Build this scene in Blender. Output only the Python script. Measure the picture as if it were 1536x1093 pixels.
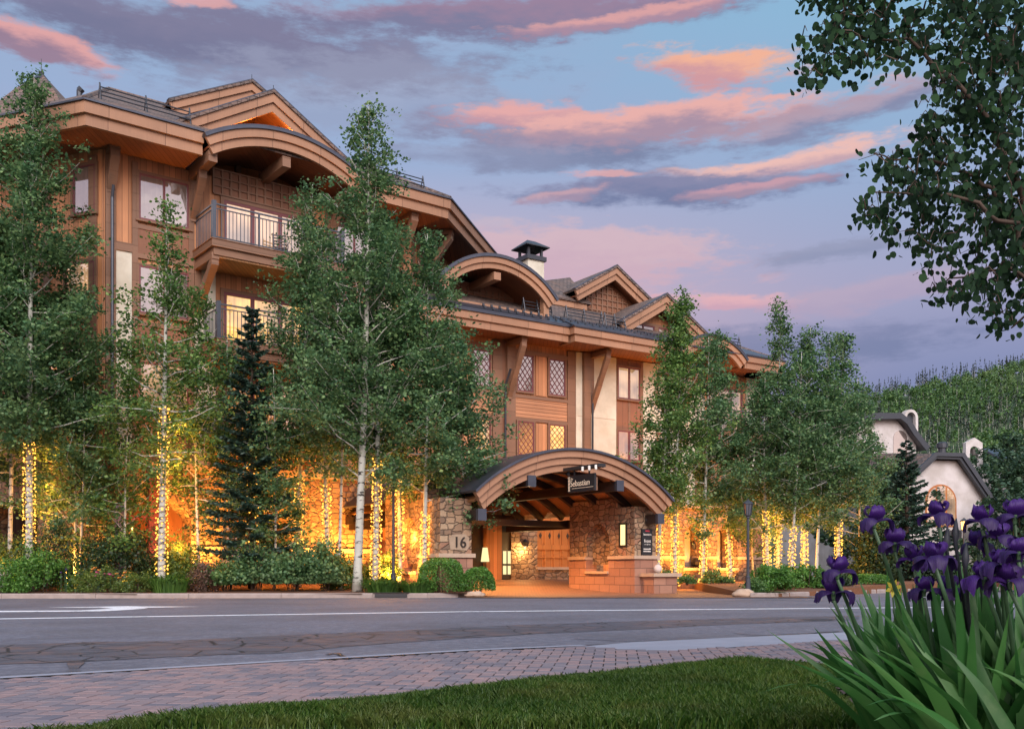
import bpy, math, random
import numpy as np
from mathutils import Vector, noise
for _o in list(bpy.data.objects): bpy.data.objects.remove(_o)
SC = bpy.context.scene
COL = SC.collection
R_ = math.radians
# ------------------------------------------------------------------ camera
F = 1493.0; CX = 768.0; HY = 855.0; EYE = 0.85      # photo pixels per unit depth, centre, horizon row, eye height
cam = bpy.data.objects.new('camera', bpy.data.cameras.new('camera'))
COL.objects.link(cam); SC.camera = cam
cam.location = (0, 0, EYE); cam.rotation_euler = (R_(90), 0, 0)
cam.data.sensor_width = 36; cam.data.lens = 36 * F / 1536
cam.data.shift_y = (HY - 546.5) / 1536
cam.data.clip_start = 0.05; cam.data.clip_end = 6000
# ------------------------------------------------------------------ world: dusk sky with sunset clouds
world = bpy.data.worlds.new('World'); SC.world = world; world.use_nodes = True
SUN_EL, SUN_AZ = R_(32), R_(168)

def lin(r, g, b):
    f = lambda c: c / 12.92 if c <= 0.04045 else ((c + 0.055) / 1.055) ** 2.4
    return (f(r / 255), f(g / 255), f(b / 255), 1)

class NT:
    """small helper round a node tree"""
    def __init__(s, nt): s.nt = nt; nt.nodes.clear()
    def n(s, typ, props=None, **inp):
        nd = s.nt.nodes.new(typ)
        for k, v in (props or {}).items(): setattr(nd, k, v)
        for k, v in inp.items():
            key = int(k[1:]) if k[0] == 'i' and k[1:].isdigit() else k.replace('_', ' ')
            sock = nd.inputs[key]
            if isinstance(v, bpy.types.NodeSocket): s.nt.links.new(v, sock)
            else: sock.default_value = v
        return nd
    def m(s, op, a, b=0.0, c=0.0, clamp=False):
        return s.n('ShaderNodeMath', {'operation': op, 'use_clamp': clamp}, i0=a, i1=b, i2=c).outputs[0]
    def mix(s, f, a, b, bt='MIX'):
        nd = s.n('ShaderNodeMix', {'data_type': 'RGBA', 'blend_type': bt})
        for sk, v in ((nd.inputs[0], f), (nd.inputs[6], a), (nd.inputs[7], b)):
            if isinstance(v, bpy.types.NodeSocket): s.nt.links.new(v, sk)
            else: sk.default_value = v
        return nd.outputs[2]
    def ramp(s, f, stops, interp='LINEAR'):
        nd = s.n('ShaderNodeValToRGB'); cr = nd.color_ramp; cr.interpolation = interp
        while len(cr.elements) < len(stops): cr.elements.new(0.5)
        for e, (p, c) in zip(cr.elements, stops): e.position = p; e.color = c
        s.nt.links.new(f, nd.inputs[0]); return nd.outputs[0]
    def noise(s, vec, scale, detail=4, rough=0.55, dist=0.0):
        return s.n('ShaderNodeTexNoise', Vector=vec, Scale=scale, Detail=detail, Roughness=rough, Distortion=dist).outputs[0]
    def maprange(s, v, a, b, c=0.0, d=1.0, smooth=True):
        return s.n('ShaderNodeMapRange', {'interpolation_type': 'SMOOTHSTEP' if smooth else 'LINEAR'}, i0=v, i1=a, i2=b, i3=c, i4=d).outputs[0]

def build_world():
    t = NT(world.node_tree)
    tc = t.n('ShaderNodeTexCoord').outputs['Generated']
    sp = t.n('ShaderNodeSeparateXYZ', i0=tc)
    x, y, z = sp.outputs
    az = t.m('ARCTAN2', x, y)                                    # 0 straight ahead (+Y)
    el = t.m('ARCSINE', z)
    A = lambda px: math.atan((px - CX) / F)
    E = lambda px, py: math.atan((HY - py) / math.hypot(F, px - CX))
    # clear-sky gradient by elevation, lilac towards the right-hand horizon
    g = t.ramp(t.m('DIVIDE', el, 0.62), [(0.0, lin(112, 122, 162)), (0.25, lin(112, 124, 172)), (0.42, lin(158, 158, 192)),
                                         (0.60, lin(146, 170, 206)), (0.80, lin(136, 180, 212)), (1.0, lin(130, 174, 208))])
    hz = t.ramp(t.m('DIVIDE', el, 0.62), [(0.0, lin(176, 160, 180)), (0.42, lin(206, 172, 188)), (0.62, lin(152, 170, 206)), (1.0, lin(134, 174, 206))])
    col = t.mix(t.maprange(az, -0.1, 0.42), hz, g)
    # warped direction coordinates give the clouds ragged edges
    v1 = t.n('ShaderNodeCombineXYZ', i0=t.m('MULTIPLY', az, 2.6), i1=t.m('MULTIPLY', el, 8.5), i2=0.0).outputs[0]
    n1 = t.noise(v1, 1.6, 6, 0.58)
    n2 = t.noise(t.n('ShaderNodeVectorMath', {'operation': 'ADD'}, i0=v1, i1=(7.3, 2.1, 4.0)).outputs[0], 2.2, 6, 0.6)
    v3 = t.n('ShaderNodeCombineXYZ', i0=t.m('MULTIPLY', az, 4.4), i1=t.m('MULTIPLY', el, 16), i2=3.0).outputs[0]
    n3 = t.noise(v3, 3.0, 9, 0.66)
    n4 = t.noise(t.n('ShaderNodeCombineXYZ', i0=t.m('MULTIPLY', az, 9), i1=t.m('MULTIPLY', el, 30), i2=6.0).outputs[0], 2.6, 7, 0.62)
    azw = t.m('ADD', az, t.m('MULTIPLY', t.m('SUBTRACT', n1, 0.5), 0.17))
    elw = t.m('ADD', el, t.m('MULTIPLY', t.m('SUBTRACT', n2, 0.5), 0.042))
    pk, org, mv, bl = lin(226, 166, 164), lin(240, 176, 148), lin(126, 122, 152), lin(118, 126, 160)
    # thin high veil
    veil = t.maprange(t.noise(v1, 0.9, 5, 0.6), 0.42, 0.72)
    col = t.mix(t.m('MULTIPLY', veil, 0.35), col, lin(164, 164, 196))
    clouds = [  # px, py, half width, half height, tilt, lower colour, upper colour, strength
        (330, 60, 420, 58, 0.03, lin(114, 114, 146), lin(124, 120, 150), 1.0),
        (820, 22, 420, 30, -0.04, lin(122, 120, 152), lin(150, 126, 152), 1.0),
        (40, 62, 130, 26, 0.18, lin(150, 120, 142), lin(222, 160, 158), .95),
        (950, 22, 190, 14, -0.05, lin(170, 136, 156), lin(222, 162, 160), .9),
        (260, -4, 70, 12, 0, pk, pk, .8),
        (560, 145, 260, 60, 0.0, lin(146, 152, 182), lin(160, 164, 190), .55),
        (1075, 100, 110, 40, 0.16, lin(206, 150, 156), org, 1.0),
        (830, 214, 230, 42, 0.05, bl, lin(140, 132, 160), .95),
        (760, 172, 110, 20, -0.05, lin(190, 146, 160), pk, 1.0),
        (980, 186, 290, 32, -0.03, lin(166, 140, 160), lin(230, 172, 166), 1.0),
        (1250, 172, 160, 24, -0.09, lin(128, 128, 160), lin(178, 152, 168), .85),
        (1180, 240, 190, 20, -0.05, lin(196, 160, 170), lin(236, 186, 176), .95),
        (1010, 285, 250, 26, 0.0, lin(112, 120, 158), lin(130, 130, 164), 1.0),
        (1130, 282, 110, 13, -0.04, lin(170, 140, 160), lin(208, 156, 166), .8),
        (900, 264, 60, 7, 0, pk, pk, .75),
        (850, 300, 60, 12, -0.1, lin(170, 142, 164), lin(210, 162, 168), .7),
        (700, 230, 150, 22, 0.03, lin(140, 146, 178), lin(146, 150, 180), .6),
        (860, 385, 260, 42, 0.05, lin(206, 168, 182), lin(214, 178, 186), .8),
        (1090, 452, 110, 16, 0.06, lin(206, 158, 176), lin(228, 172, 178), .85),
        (1280, 375, 160, 16, -0.03, lin(132, 138, 170), lin(142, 146, 176), .7),
        (1330, 440, 200, 22, -0.04, lin(178, 156, 182), lin(186, 162, 184), .6),
        (1180, 520, 330, 30, 0.0, lin(104, 114, 156), lin(116, 122, 162), .7),
        (700, 340, 120, 14, 0.0, lin(196, 172, 190), lin(200, 178, 192), .6),
    ]
    for px, py, hw, hh, tl, lo, up, st in clouds:
        a0, e0 = A(px), E(px, py); wa = A(px + hw) - a0; we = abs(E(px, py - hh) - e0)
        da = t.m('SUBTRACT', azw, a0); de = t.m('SUBTRACT', elw, e0)
        de2 = t.m('ADD', de, t.m('MULTIPLY', da, tl))
        qa = t.m('DIVIDE', da, wa); qe = t.m('DIVIDE', de2, we)
        r = t.m('SQRT', t.m('ADD', t.m('MULTIPLY', qa, qa), t.m('MULTIPLY', qe, qe)))
        r = t.m('ADD', r, t.m('ADD', t.m('MULTIPLY', t.m('SUBTRACT', n3, 0.5), 1.7), t.m('MULTIPLY', t.m('SUBTRACT', n4, 0.5), 1.7)))
        mk = t.m('MULTIPLY', t.maprange(r, *((1.24, 0.58) if up[0] > .55 else (1.35, 0.5))), st)
        cc = t.mix(t.maprange(t.m('ADD', qe, t.m('ADD', t.m('MULTIPLY', t.m('SUBTRACT', n3, 0.5), 1.5), t.m('MULTIPLY', t.m('SUBTRACT', n4, 0.5), 1.3))), -0.45, 0.45), lo, up)
        col = t.mix(mk, col, cc)
    # below the horizon: dim ground tone; behind the camera: the bright afterglow that lights the front
    col = t.mix(t.maprange(el, -0.03, -0.12), col, lin(70, 70, 80))
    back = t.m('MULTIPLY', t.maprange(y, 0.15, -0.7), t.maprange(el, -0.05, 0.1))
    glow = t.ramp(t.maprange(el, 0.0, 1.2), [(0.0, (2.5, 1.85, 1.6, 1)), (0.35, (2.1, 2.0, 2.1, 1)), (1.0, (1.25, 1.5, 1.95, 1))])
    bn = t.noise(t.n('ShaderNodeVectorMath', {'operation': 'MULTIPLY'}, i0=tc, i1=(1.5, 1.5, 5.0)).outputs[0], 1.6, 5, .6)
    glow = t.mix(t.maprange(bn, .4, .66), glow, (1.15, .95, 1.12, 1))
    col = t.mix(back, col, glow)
    sky = t.n('ShaderNodeTexSky', {'sky_type': 'NISHITA', 'sun_disc': False, 'sun_elevation': R_(3), 'sun_rotation': SUN_AZ})
    b1 = t.n('ShaderNodeBackground', Color=sky.outputs[0], Strength=0.02)
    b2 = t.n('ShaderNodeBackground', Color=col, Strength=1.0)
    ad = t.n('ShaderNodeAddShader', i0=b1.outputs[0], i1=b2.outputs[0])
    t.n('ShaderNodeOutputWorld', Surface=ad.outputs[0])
build_world()
# ------------------------------------------------------------------ soft afterglow from behind the camera
sun = bpy.data.objects.new('sun', bpy.data.lights.new('sun', 'SUN')); COL.objects.link(sun)
sun.data.energy = 2.9; sun.data.angle = R_(40); sun.data.color = (1.0, .92, .92)
sd = Vector((math.sin(SUN_AZ) * math.cos(SUN_EL), math.cos(SUN_AZ) * math.cos(SUN_EL), math.sin(SUN_EL)))
sun.rotation_euler = sd.to_track_quat('Z', 'Y').to_euler()
SC.view_settings.view_transform = 'Standard'; SC.view_settings.look = 'None'
SC.view_settings.exposure = 0.0; SC.view_settings.gamma = 1.0; SC.view_settings.use_curve_mapping = False
SC.render.engine = 'CYCLES'
SC.cycles.use_denoising = True
SC.cycles.max_bounces = 6; SC.cycles.transparent_max_bounces = 8
SC.cycles.sample_clamp_indirect = 4.0
SC.cycles.caustics_reflective = False; SC.cycles.caustics_refractive = False

# ================================================================== helpers
class Frame:
    """local axes of a facade: s along it, d into the building, z up"""
    def __init__(f, ox, oy, th):
        t = R_(th); f.ox, f.oy = ox, oy
        f.u = (math.cos(t), math.sin(t)); f.v = (-math.sin(t), math.cos(t))
    def pt(f, s, d, z): return (f.ox + f.u[0]*s + f.v[0]*d, f.oy + f.u[1]*s + f.v[1]*d, z)
    def s(f, px, d):
        k = (px - CX) / F
        return (k*(f.oy + d*f.v[1]) - f.ox - d*f.v[0]) / (f.u[0] - k*f.u[1])
    def z(f, px, py, d):
        s = f.s(px, d); return EYE + (HY - py) / F * (f.oy + d*f.v[1] + s*f.u[1])
    def loc(f, x, y):
        x -= f.ox; y -= f.oy
        return x*f.u[0] + y*f.u[1], x*f.v[0] + y*f.v[1]
WF = Frame(0, 0, 0)
def at(px, Y): return (px - CX) / F * Y
def zat(py, Y): return EYE + (HY - py) / F * Y

def root(name, loc, label, cat, group=None):
    o = bpy.data.objects.new(name, None); COL.objects.link(o); o.location = loc
    o.empty_display_size = .2
    o['label'] = label; o['category'] = cat
    if group: o['group'] = group
    return o
def tag(o, label, cat, group=None):
    o['label'] = label; o['category'] = cat
    if group: o['group'] = group
    return o
def base_loc(p):
    v = Vector((0, 0, 0))
    while p is not None: v += p.location; p = p.parent
    return v
def link(name, me, mats, parent, smooth=False, loc=None):
    o = bpy.data.objects.new(name, me); COL.objects.link(o)
    for m in (mats if isinstance(mats, (list, tuple)) else [mats]): me.materials.append(m)
    if parent: o.parent = parent
    if loc is not None: o.location = loc
    if smooth: me.polygons.foreach_set('use_smooth', [True]*len(me.polygons))
    return o

class MB:
    """collects shapes in world coordinates; build() links them as ONE mesh object"""
    def __init__(s): s.v = []; s.f = []; s.mi = []
    def add(s, vs, fs, mi=0):
        b = len(s.v); s.v += [tuple(p) for p in vs]
        for f in fs: s.f.append([b+i for i in f]); s.mi.append(mi)
        return s
    def box(s, fr, s0, s1, d0, d1, z0, z1, mi=0):
        if s0 > s1: s0, s1 = s1, s0
        p = [fr.pt(a, d, z) for z in (z0, z1) for d in (d0, d1) for a in (s0, s1)]
        return s.add(p, [(0,2,3,1),(4,5,7,6),(0,1,5,4),(2,6,7,3),(0,4,6,2),(1,3,7,5)], mi)
    def prism(s, fr, poly, d0, d1, mi=0):
        n = len(poly)
        p = [fr.pt(a, d0, z) for a, z in poly] + [fr.pt(a, d1, z) for a, z in poly]
        fs = [list(range(n)), list(range(2*n-1, n-1, -1))] + [(i, n+i, n+(i+1) % n, (i+1) % n) for i in range(n)]
        return s.add(p, fs, mi)
    def band(s, fr, pts, th, d0, d1, mi=0, off=0.0, vert=False):
        """solid strip below a polyline (s,z): from off to off+th under it, between depths d0 and d1"""
        n = len(pts); top = []; bot = []
        for i, (a, z) in enumerate(pts):
            p = pts[max(i-1, 0)]; q = pts[min(i+1, n-1)]
            tx, tz = q[0]-p[0], q[1]-p[1]; L = math.hypot(tx, tz)
            nx, nz = (0, -1) if vert else (tz/L, -tx/L)
            if not vert and 0 < i < n-1:
                ax, az = a-p[0], z-p[1]; la = math.hypot(ax, az)
                k = 1/max(.5, (ax*tx+az*tz)/(la*L)); nx *= k; nz *= k
            top.append((a+nx*off, z+nz*off)); bot.append((a+nx*(off+th), z+nz*(off+th)))
        V = []
        for i in range(n): V += [fr.pt(top[i][0], d0, top[i][1]), fr.pt(top[i][0], d1, top[i][1]), fr.pt(bot[i][0], d1, bot[i][1]), fr.pt(bot[i][0], d0, bot[i][1])]
        fs = []
        for i in range(n-1):
            a, b = 4*i, 4*i+4
            fs += [(a, b, b+1, a+1), (a+1, b+1, b+2, a+2), (a+2, b+2, b+3, a+3), (a+3, b+3, b, a)]
        fs += [(0, 1, 2, 3), (4*n-1, 4*n-2, 4*n-3, 4*n-4)]
        return s.add(V, fs, mi)
    def slab(s, pts, th, mi=0):
        """roof plane through points, th thick downwards"""
        n = len(pts); lo = [(x, y, z-th) for x, y, z in pts]
        return s.add(list(pts)+lo, [list(range(n)), list(range(2*n-1, n-1, -1))] + [(i, n+i, n+(i+1) % n, (i+1) % n) for i in range(n)], mi)
    def tube(s, pts, rad, n=6, mi=0, cap=True):
        pts = [Vector(p) for p in pts]; N = len(pts)
        if not isinstance(rad, (list, tuple)): rad = [rad]*N
        V = []
        for i, p in enumerate(pts):
            d = (pts[min(i+1, N-1)] - pts[max(i-1, 0)]).normalized()
            a = d.cross(Vector((0, 0, 1)) if abs(d.z) < .9 else Vector((1, 0, 0))).normalized(); b = d.cross(a)
            for k in range(n):
                w = 2*math.pi*k/n; V.append(p + (a*math.cos(w) + b*math.sin(w))*rad[i])
        fs = [(i*n+k, i*n+(k+1) % n, (i+1)*n+(k+1) % n, (i+1)*n+k) for i in range(N-1) for k in range(n)]
        if cap: fs += [list(range(n-1, -1, -1)), [(N-1)*n+k for k in range(n)]]
        return s.add(V, fs, mi)
    def lathe(s, x, y, prof, n=12, mi=0):
        V = [(x + r*math.cos(2*math.pi*k/n), y + r*math.sin(2*math.pi*k/n), z) for r, z in prof for k in range(n)]
        N = len(prof)
        fs = [(i*n+k, i*n+(k+1) % n, (i+1)*n+(k+1) % n, (i+1)*n+k) for i in range(N-1) for k in range(n)]
        return s.add(V, fs + [list(range(n-1, -1, -1)), [(N-1)*n+k for k in range(n)]], mi)
    def build(s, name, mats, parent=None, smooth=False, fix=True):
        b = base_loc(parent); me = bpy.data.meshes.new(name)
        me.from_pydata([(x-b.x, y-b.y, z-b.z) for x, y, z in s.v], [], s.f)
        me.polygons.foreach_set('material_index', s.mi)
        if fix:
            import bmesh
            bm = bmesh.new(); bm.from_mesh(me); bmesh.ops.recalc_face_normals(bm, faces=bm.faces); bm.to_mesh(me); bm.free()
        uv = me.uv_layers.new(name='UVMap'); buf = np.zeros(len(me.loops)*2, np.float32)
        for p in me.polygons:                                   # metres on the face: across, up the slope
            n = p.normal; t = Vector((-n.y, n.x, 0)).normalized() if abs(n.z) < .98 else Vector((1, 0, 0))
            w = n.cross(t)
            for li in p.loop_indices:
                co = me.vertices[me.loops[li].vertex_index].co + b
                buf[2*li] = co.dot(t); buf[2*li+1] = co.dot(w)
        uv.data.foreach_set('uv', buf)
        return link(name, me, mats, parent, smooth)

def npmesh(name, V, k, mats, parent=None, loc=None, mi=None):
    """mesh of separate k-gons from an (n*k,3) array"""
    V = np.asarray(V, np.float32).reshape(-1, 3)
    if parent is not None: V = V - np.array(base_loc(parent), np.float32)
    me = bpy.data.meshes.new(name); n = len(V)//k
    me.vertices.add(len(V)); me.vertices.foreach_set('co', V.ravel())
    me.loops.add(len(V)); me.loops.foreach_set('vertex_index', np.arange(len(V), dtype=np.int32))
    me.polygons.add(n); me.polygons.foreach_set('loop_start', np.arange(0, n*k, k, dtype=np.int32))
    me.polygons.foreach_set('loop_total', np.full(n, k, np.int32))
    if mi is not None: me.polygons.foreach_set('material_index', np.asarray(mi, np.int32))
    me.update(calc_edges=True); me.validate()
    return link(name, me, mats, parent, loc=loc)

# ================================================================== materials
MAT = {}
def mat(name, fn):
    m = bpy.data.materials.new(name); m.use_nodes = True; t = NT(m.node_tree); fn(t); MAT[name] = m; return m
def out(t, sh): t.n('ShaderNodeOutputMaterial', Surface=sh)
def pbsdf(t, col, rough=.7, bump=None, bs=.3, bd=.02, **kw):
    args = dict(Base_Color=col, Roughness=rough); args.update(kw)
    nd = t.n('ShaderNodeBsdfPrincipled', **args)
    if bump is not None: t.nt.links.new(t.n('ShaderNodeBump', Height=bump, Strength=bs, Distance=bd).outputs[0], nd.inputs['Normal'])
    return nd.outputs[0]
def uvs(t):
    uv = t.n('ShaderNodeUVMap').outputs[0]; sp = t.n('ShaderNodeSeparateXYZ', i0=uv); return uv, sp.outputs[0], sp.outputs[1]
def rgb(*c): return (c[0], c[1], c[2], 1)

def boards(base, width, along_v=True, groove=.06, var=.28, rough=.6):
    """planks: vertical boards (along_v) or horizontal siding, in metres of the UV"""
    def fn(t):
        uv, u, v = uvs(t); a = u if along_v else v; b = v if along_v else u
        q = t.m('DIVIDE', a, width); fl = t.m('FLOOR', q); fr = t.m('FRACT', q)
        rnd = t.n('ShaderNodeTexWhiteNoise', {'noise_dimensions': '1D'}, W=fl).outputs[0]
        gv = t.n('ShaderNodeCombineXYZ', i0=t.m('MULTIPLY', a, 26), i1=t.m('MULTIPLY', b, 1.3), i2=t.m('MULTIPLY', rnd, 9)).outputs[0]
        grain = t.noise(gv, 1.0, 4, .6)
        big = t.noise(t.n('ShaderNodeTexCoord').outputs['Object'], .6, 4, .6)
        k = t.m('ADD', t.m('ADD', 1 - var*.5 - .22, t.m('MULTIPLY', rnd, var)), t.m('MULTIPLY', grain, .3))
        k = t.m('MULTIPLY', k, t.m('ADD', .78, t.m('MULTIPLY', big, .55)))
        c = t.mix(1.0, rgb(*base), t.n('ShaderNodeCombineXYZ', i0=k, i1=k, i2=k).outputs[0], 'MULTIPLY')
        gr = t.m('LESS_THAN', fr, groove)
        c = t.mix(gr, c, rgb(base[0]*.25, base[1]*.22, base[2]*.2))
        h = t.m('ADD', t.m('MULTIPLY', t.m('SUBTRACT', 1, gr), 1), t.m('MULTIPLY', grain, .15))
        out(t, pbsdf(t, c, rough, h, .6, .012))
    return fn
mat('cedar_boards', boards((.50, .225, .10), .21, True, .06, .42))
mat('cedar_siding', boards((.46, .22, .11), .16, False, .12))
mat('trim_wood', boards((.225, .12, .07), .62, False, .012, .16))
mat('fascia_wood', boards((.35, .185, .105), 1.9, True, .008, .16))
mat('brown_panel', boards((.24, .105, .055), .9, True, .015, .15))
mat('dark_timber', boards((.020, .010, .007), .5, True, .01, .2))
mat('ceiling_wood', boards((.40, .20, .085), .14, True, .07, .2))
mat('soffit_wood', boards((.27, .105, .05), .18, True, .06, .2))
mat('door_wood', boards((.40, .14, .04), .5, True, .03, .2, .4))

def stucco(base):
    def fn(t):
        o = t.n('ShaderNodeTexCoord').outputs['Object']
        a = t.noise(o, .9, 5, .6); b = t.noise(o, 38, 3, .6)
        c = t.mix(t.maprange(a, .3, .75), rgb(base[0]*.72, base[1]*.70, base[2]*.66), rgb(*base))
        out(t, pbsdf(t, c, .9, b, .25, .01))
    return fn
mat('cream_stucco', stucco((.70, .66, .54)))
mat('white_stucco', stucco((.62, .585, .57)))

def stone_fn(t):
    uv, u, v = uvs(t)
    o = t.n('ShaderNodeTexCoord').outputs['Object']
    w = t.noise(uv, 2.3, 3, .5)
    vec = t.n('ShaderNodeCombineXYZ', i0=t.m('ADD', t.m('MULTIPLY', u, 3.1), t.m('MULTIPLY', w, .7)), i1=t.m('ADD', t.m('MULTIPLY', v, 4.9), t.m('MULTIPLY', w, .6)), i2=0.0).outputs[0]
    vo = t.n('ShaderNodeTexVoronoi', {'voronoi_dimensions': '2D', 'distance': 'CHEBYCHEV'}, Vector=vec, Scale=1.0, Randomness=.85)
    ve = t.n('ShaderNodeTexVoronoi', {'voronoi_dimensions': '2D', 'feature': 'DISTANCE_TO_EDGE'}, Vector=vec, Scale=1.0, Randomness=.85)
    f2 = t.n('ShaderNodeTexVoronoi', {'voronoi_dimensions': '2D', 'feature': 'F2', 'distance': 'CHEBYCHEV'}, Vector=vec, Scale=1.0, Randomness=.85)
    e = t.m('SUBTRACT', f2.outputs['Distance'], vo.outputs['Distance'])
    rnd = t.n('ShaderNodeSeparateColor', i0=vo.outputs['Color'])
    c = t.ramp(rnd.outputs[0], [(0, rgb(.17, .115, .075)), (.3, rgb(.30, .19, .11)), (.55, rgb(.40, .26, .15)), (.8, rgb(.47, .34, .21)), (1, rgb(.34, .17, .10))])
    n = t.noise(o, 7, 6, .65)
    c = t.mix(t.m('MULTIPLY', n, .6), c, rgb(.15, .09, .06))
    mort = t.maprange(e, .09, .02, 0, .8)
    c = t.mix(mort, c, rgb(.075, .058, .045))
    h = t.m('ADD', t.m('MULTIPLY', t.maprange(e, .0, .25), 1.0), t.m('MULTIPLY', n, .45))
    h = t.m('ADD', h, t.m('MULTIPLY', rnd.outputs[1], .5))
    out(t, pbsdf(t, c, .85, h, .9, .05))
mat('field_stone', stone_fn)

def brick(t, uv, w, h, m, c1, c2, cm, off=.5, sm=.1, bias=0.0):
    return t.n('ShaderNodeTexBrick', {'offset': off}, Vector=uv, Color1=c1, Color2=c2, Mortar=cm, Scale=1.0, Mortar_Size=m, Mortar_Smooth=sm, Bias=bias, Brick_Width=w, Row_Height=h)
def ashlar_fn(t):
    uv, u, v = uvs(t); o = t.n('ShaderNodeTexCoord').outputs['Object']
    b = brick(t, uv, .62, .31, .009, rgb(.42, .22, .14), rgb(.30, .145, .095), rgb(.10, .06, .045))
    n = t.noise(o, 5, 6, .65)
    c = t.mix(t.m('MULTIPLY', n, .5), b.outputs[0], rgb(.20, .10, .07))
    h = t.m('ADD', t.m('MULTIPLY', t.m('SUBTRACT', 1, b.outputs[1]), .8), t.m('MULTIPLY', n, .8))
    out(t, pbsdf(t, c, .85, h, .8, .03))
mat('red_ashlar', ashlar_fn)
def cap_fn(t):
    o = t.n('ShaderNodeTexCoord').outputs['Object']; n = t.noise(o, 6, 5, .6)
    out(t, pbsdf(t, t.mix(n, rgb(.36, .25, .17), rgb(.50, .38, .28)), .8, n, .4, .02))
mat('cap_stone', cap_fn)
def shingle_fn(t):
    uv, u, v = uvs(t); o = t.n('ShaderNodeTexCoord').outputs['Object']
    b = brick(t, uv, .24, .19, .014, rgb(.20, .145, .12), rgb(.07, .062, .06), rgb(.02, .018, .017), .37, .2)
    n = t.noise(o, 1.1, 5, .65); n2 = t.noise(o, 12, 3, .6)
    c = t.mix(t.maprange(n, .35, .75), b.outputs[0], rgb(.19, .12, .09))
    fr = t.m('FRACT', t.m('DIVIDE', v, .19))
    h = t.m('ADD', t.m('SUBTRACT', 1, fr), t.m('MULTIPLY', n2, .5))
    h = t.m('SUBTRACT', h, b.outputs[1])
    out(t, pbsdf(t, c, .8, h, .9, .03))
mat('shingles', shingle_fn)
def simple(col, rough=.5, metal=0.0, ns=8, var=.25, bump=.1):
    def fn(t):
        o = t.n('ShaderNodeTexCoord').outputs['Object']; n = t.noise(o, ns, 4, .6)
        c = t.mix(n, rgb(*[k*(1-var) for k in col]), rgb(*[min(1, k*(1+var)) for k in col]))
        out(t, pbsdf(t, c, rough, n, bump, .01, Metallic=metal))
    return fn
mat('roof_metal', simple((.075, .085, .11), .38, .6, 2.5, .35))
mat('dark_metal', simple((.045, .05, .06), .45, .3))
mat('rail_metal', simple((.075, .085, .105), .45, .3))
mat('burgundy_frame', simple((.17, .045, .05), .45))
mat('black_paint', simple((.018, .018, .02), .5))
mat('black_board', simple((.012, .012, .014), .6))
mat('red_patch', simple((.45, .03, .05), .5))
mat('white_letter', simple((.8, .76, .68), .6))
mat('cream_letter', simple((.75, .62, .45), .6))
mat('bronze_letter', simple((.035, .028, .022), .5, .4))
mat('red_post', simple((.5, .10, .06), .6))
mat('lilac_post', simple((.30, .22, .30), .6))
mat('ball_stone', simple((.55, .48, .44), .8))
mat('slate_roof', simple((.10, .09, .10), .6, 0, 3, .4))
mat('dark_fascia', simple((.035, .04, .05), .5))
mat('canister', simple((.03, .03, .03), .5, .4))
mat('chair_metal', simple((.06, .035, .03), .5, .2))

def glass(warm, refl, tint=(1, .55, .16), base=(.05, .05, .055)):
    """window pane: dark room or lit curtain behind a reflecting sheet"""
    def fn(t):
        uv, u, v = uvs(t); o = t.n('ShaderNodeTexCoord').outputs['Object']
        n = t.noise(o, .8, 2, .5)
        fold = t.noise(t.n('ShaderNodeCombineXYZ', i0=t.m('MULTIPLY', u, 9), i1=t.m('MULTIPLY', v, .4), i2=0.0).outputs[0], 1.0, 2, .5)
        k = t.m('MULTIPLY', t.m('ADD', t.maprange(n, .3, .7), .25), t.m('ADD', .45, fold))
        inner = pbsdf(t, t.mix(fold, rgb(*[c*.6 for c in base]), rgb(*[c*1.6 for c in base])), .7, Emission_Color=rgb(*tint), Emission_Strength=t.m('MULTIPLY', k, warm))
        gl = t.n('ShaderNodeBsdfGlossy', Color=rgb(.95, .95, .98), Roughness=.015)
        bmp = t.n('ShaderNodeBump', Height=t.noise(o, 1.3, 2, .5), Strength=.05, Distance=.05).outputs[0]
        t.nt.links.new(bmp, gl.inputs['Normal'])
        fz = t.n('ShaderNodeFresnel', IOR=1.5).outputs[0]
        out(t, t.n('ShaderNodeMixShader', i0=t.m('ADD', fz, refl, clamp=True), i1=inner, i2=gl.outputs[0]).outputs[0])
    return fn
mat('glass_sky', glass(.03, .22, (1, .6, .4), base=(.13, .10, .09)))
mat('glass_mixed', glass(.75, .18, (1, .56, .26)))
mat('glass_warm', glass(1.5, .12, (1, .52, .10)))
mat('glass_amber', glass(.8, .2, (1, .36, .07)))
mat('glass_dark', glass(.0, .12))
def emit(col, st):
    def fn(t):
        e = t.n('ShaderNodeEmission', Color=rgb(*col), Strength=st); out(t, e.outputs[0])
    return fn
mat('lamp_pane', emit((1, .78, .34), 1.6))
mat('door_glow', emit((1, .82, .40), 1.25))
mat('bulb', emit((1, .45, .07), 3.2))
MAT['bulb'].cycles.emission_sampling = 'NONE'
mat('lamp_flame', emit((1, .52, .12), 6.0))
mat('downlight', emit((1, .72, .4), 6.0))

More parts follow.
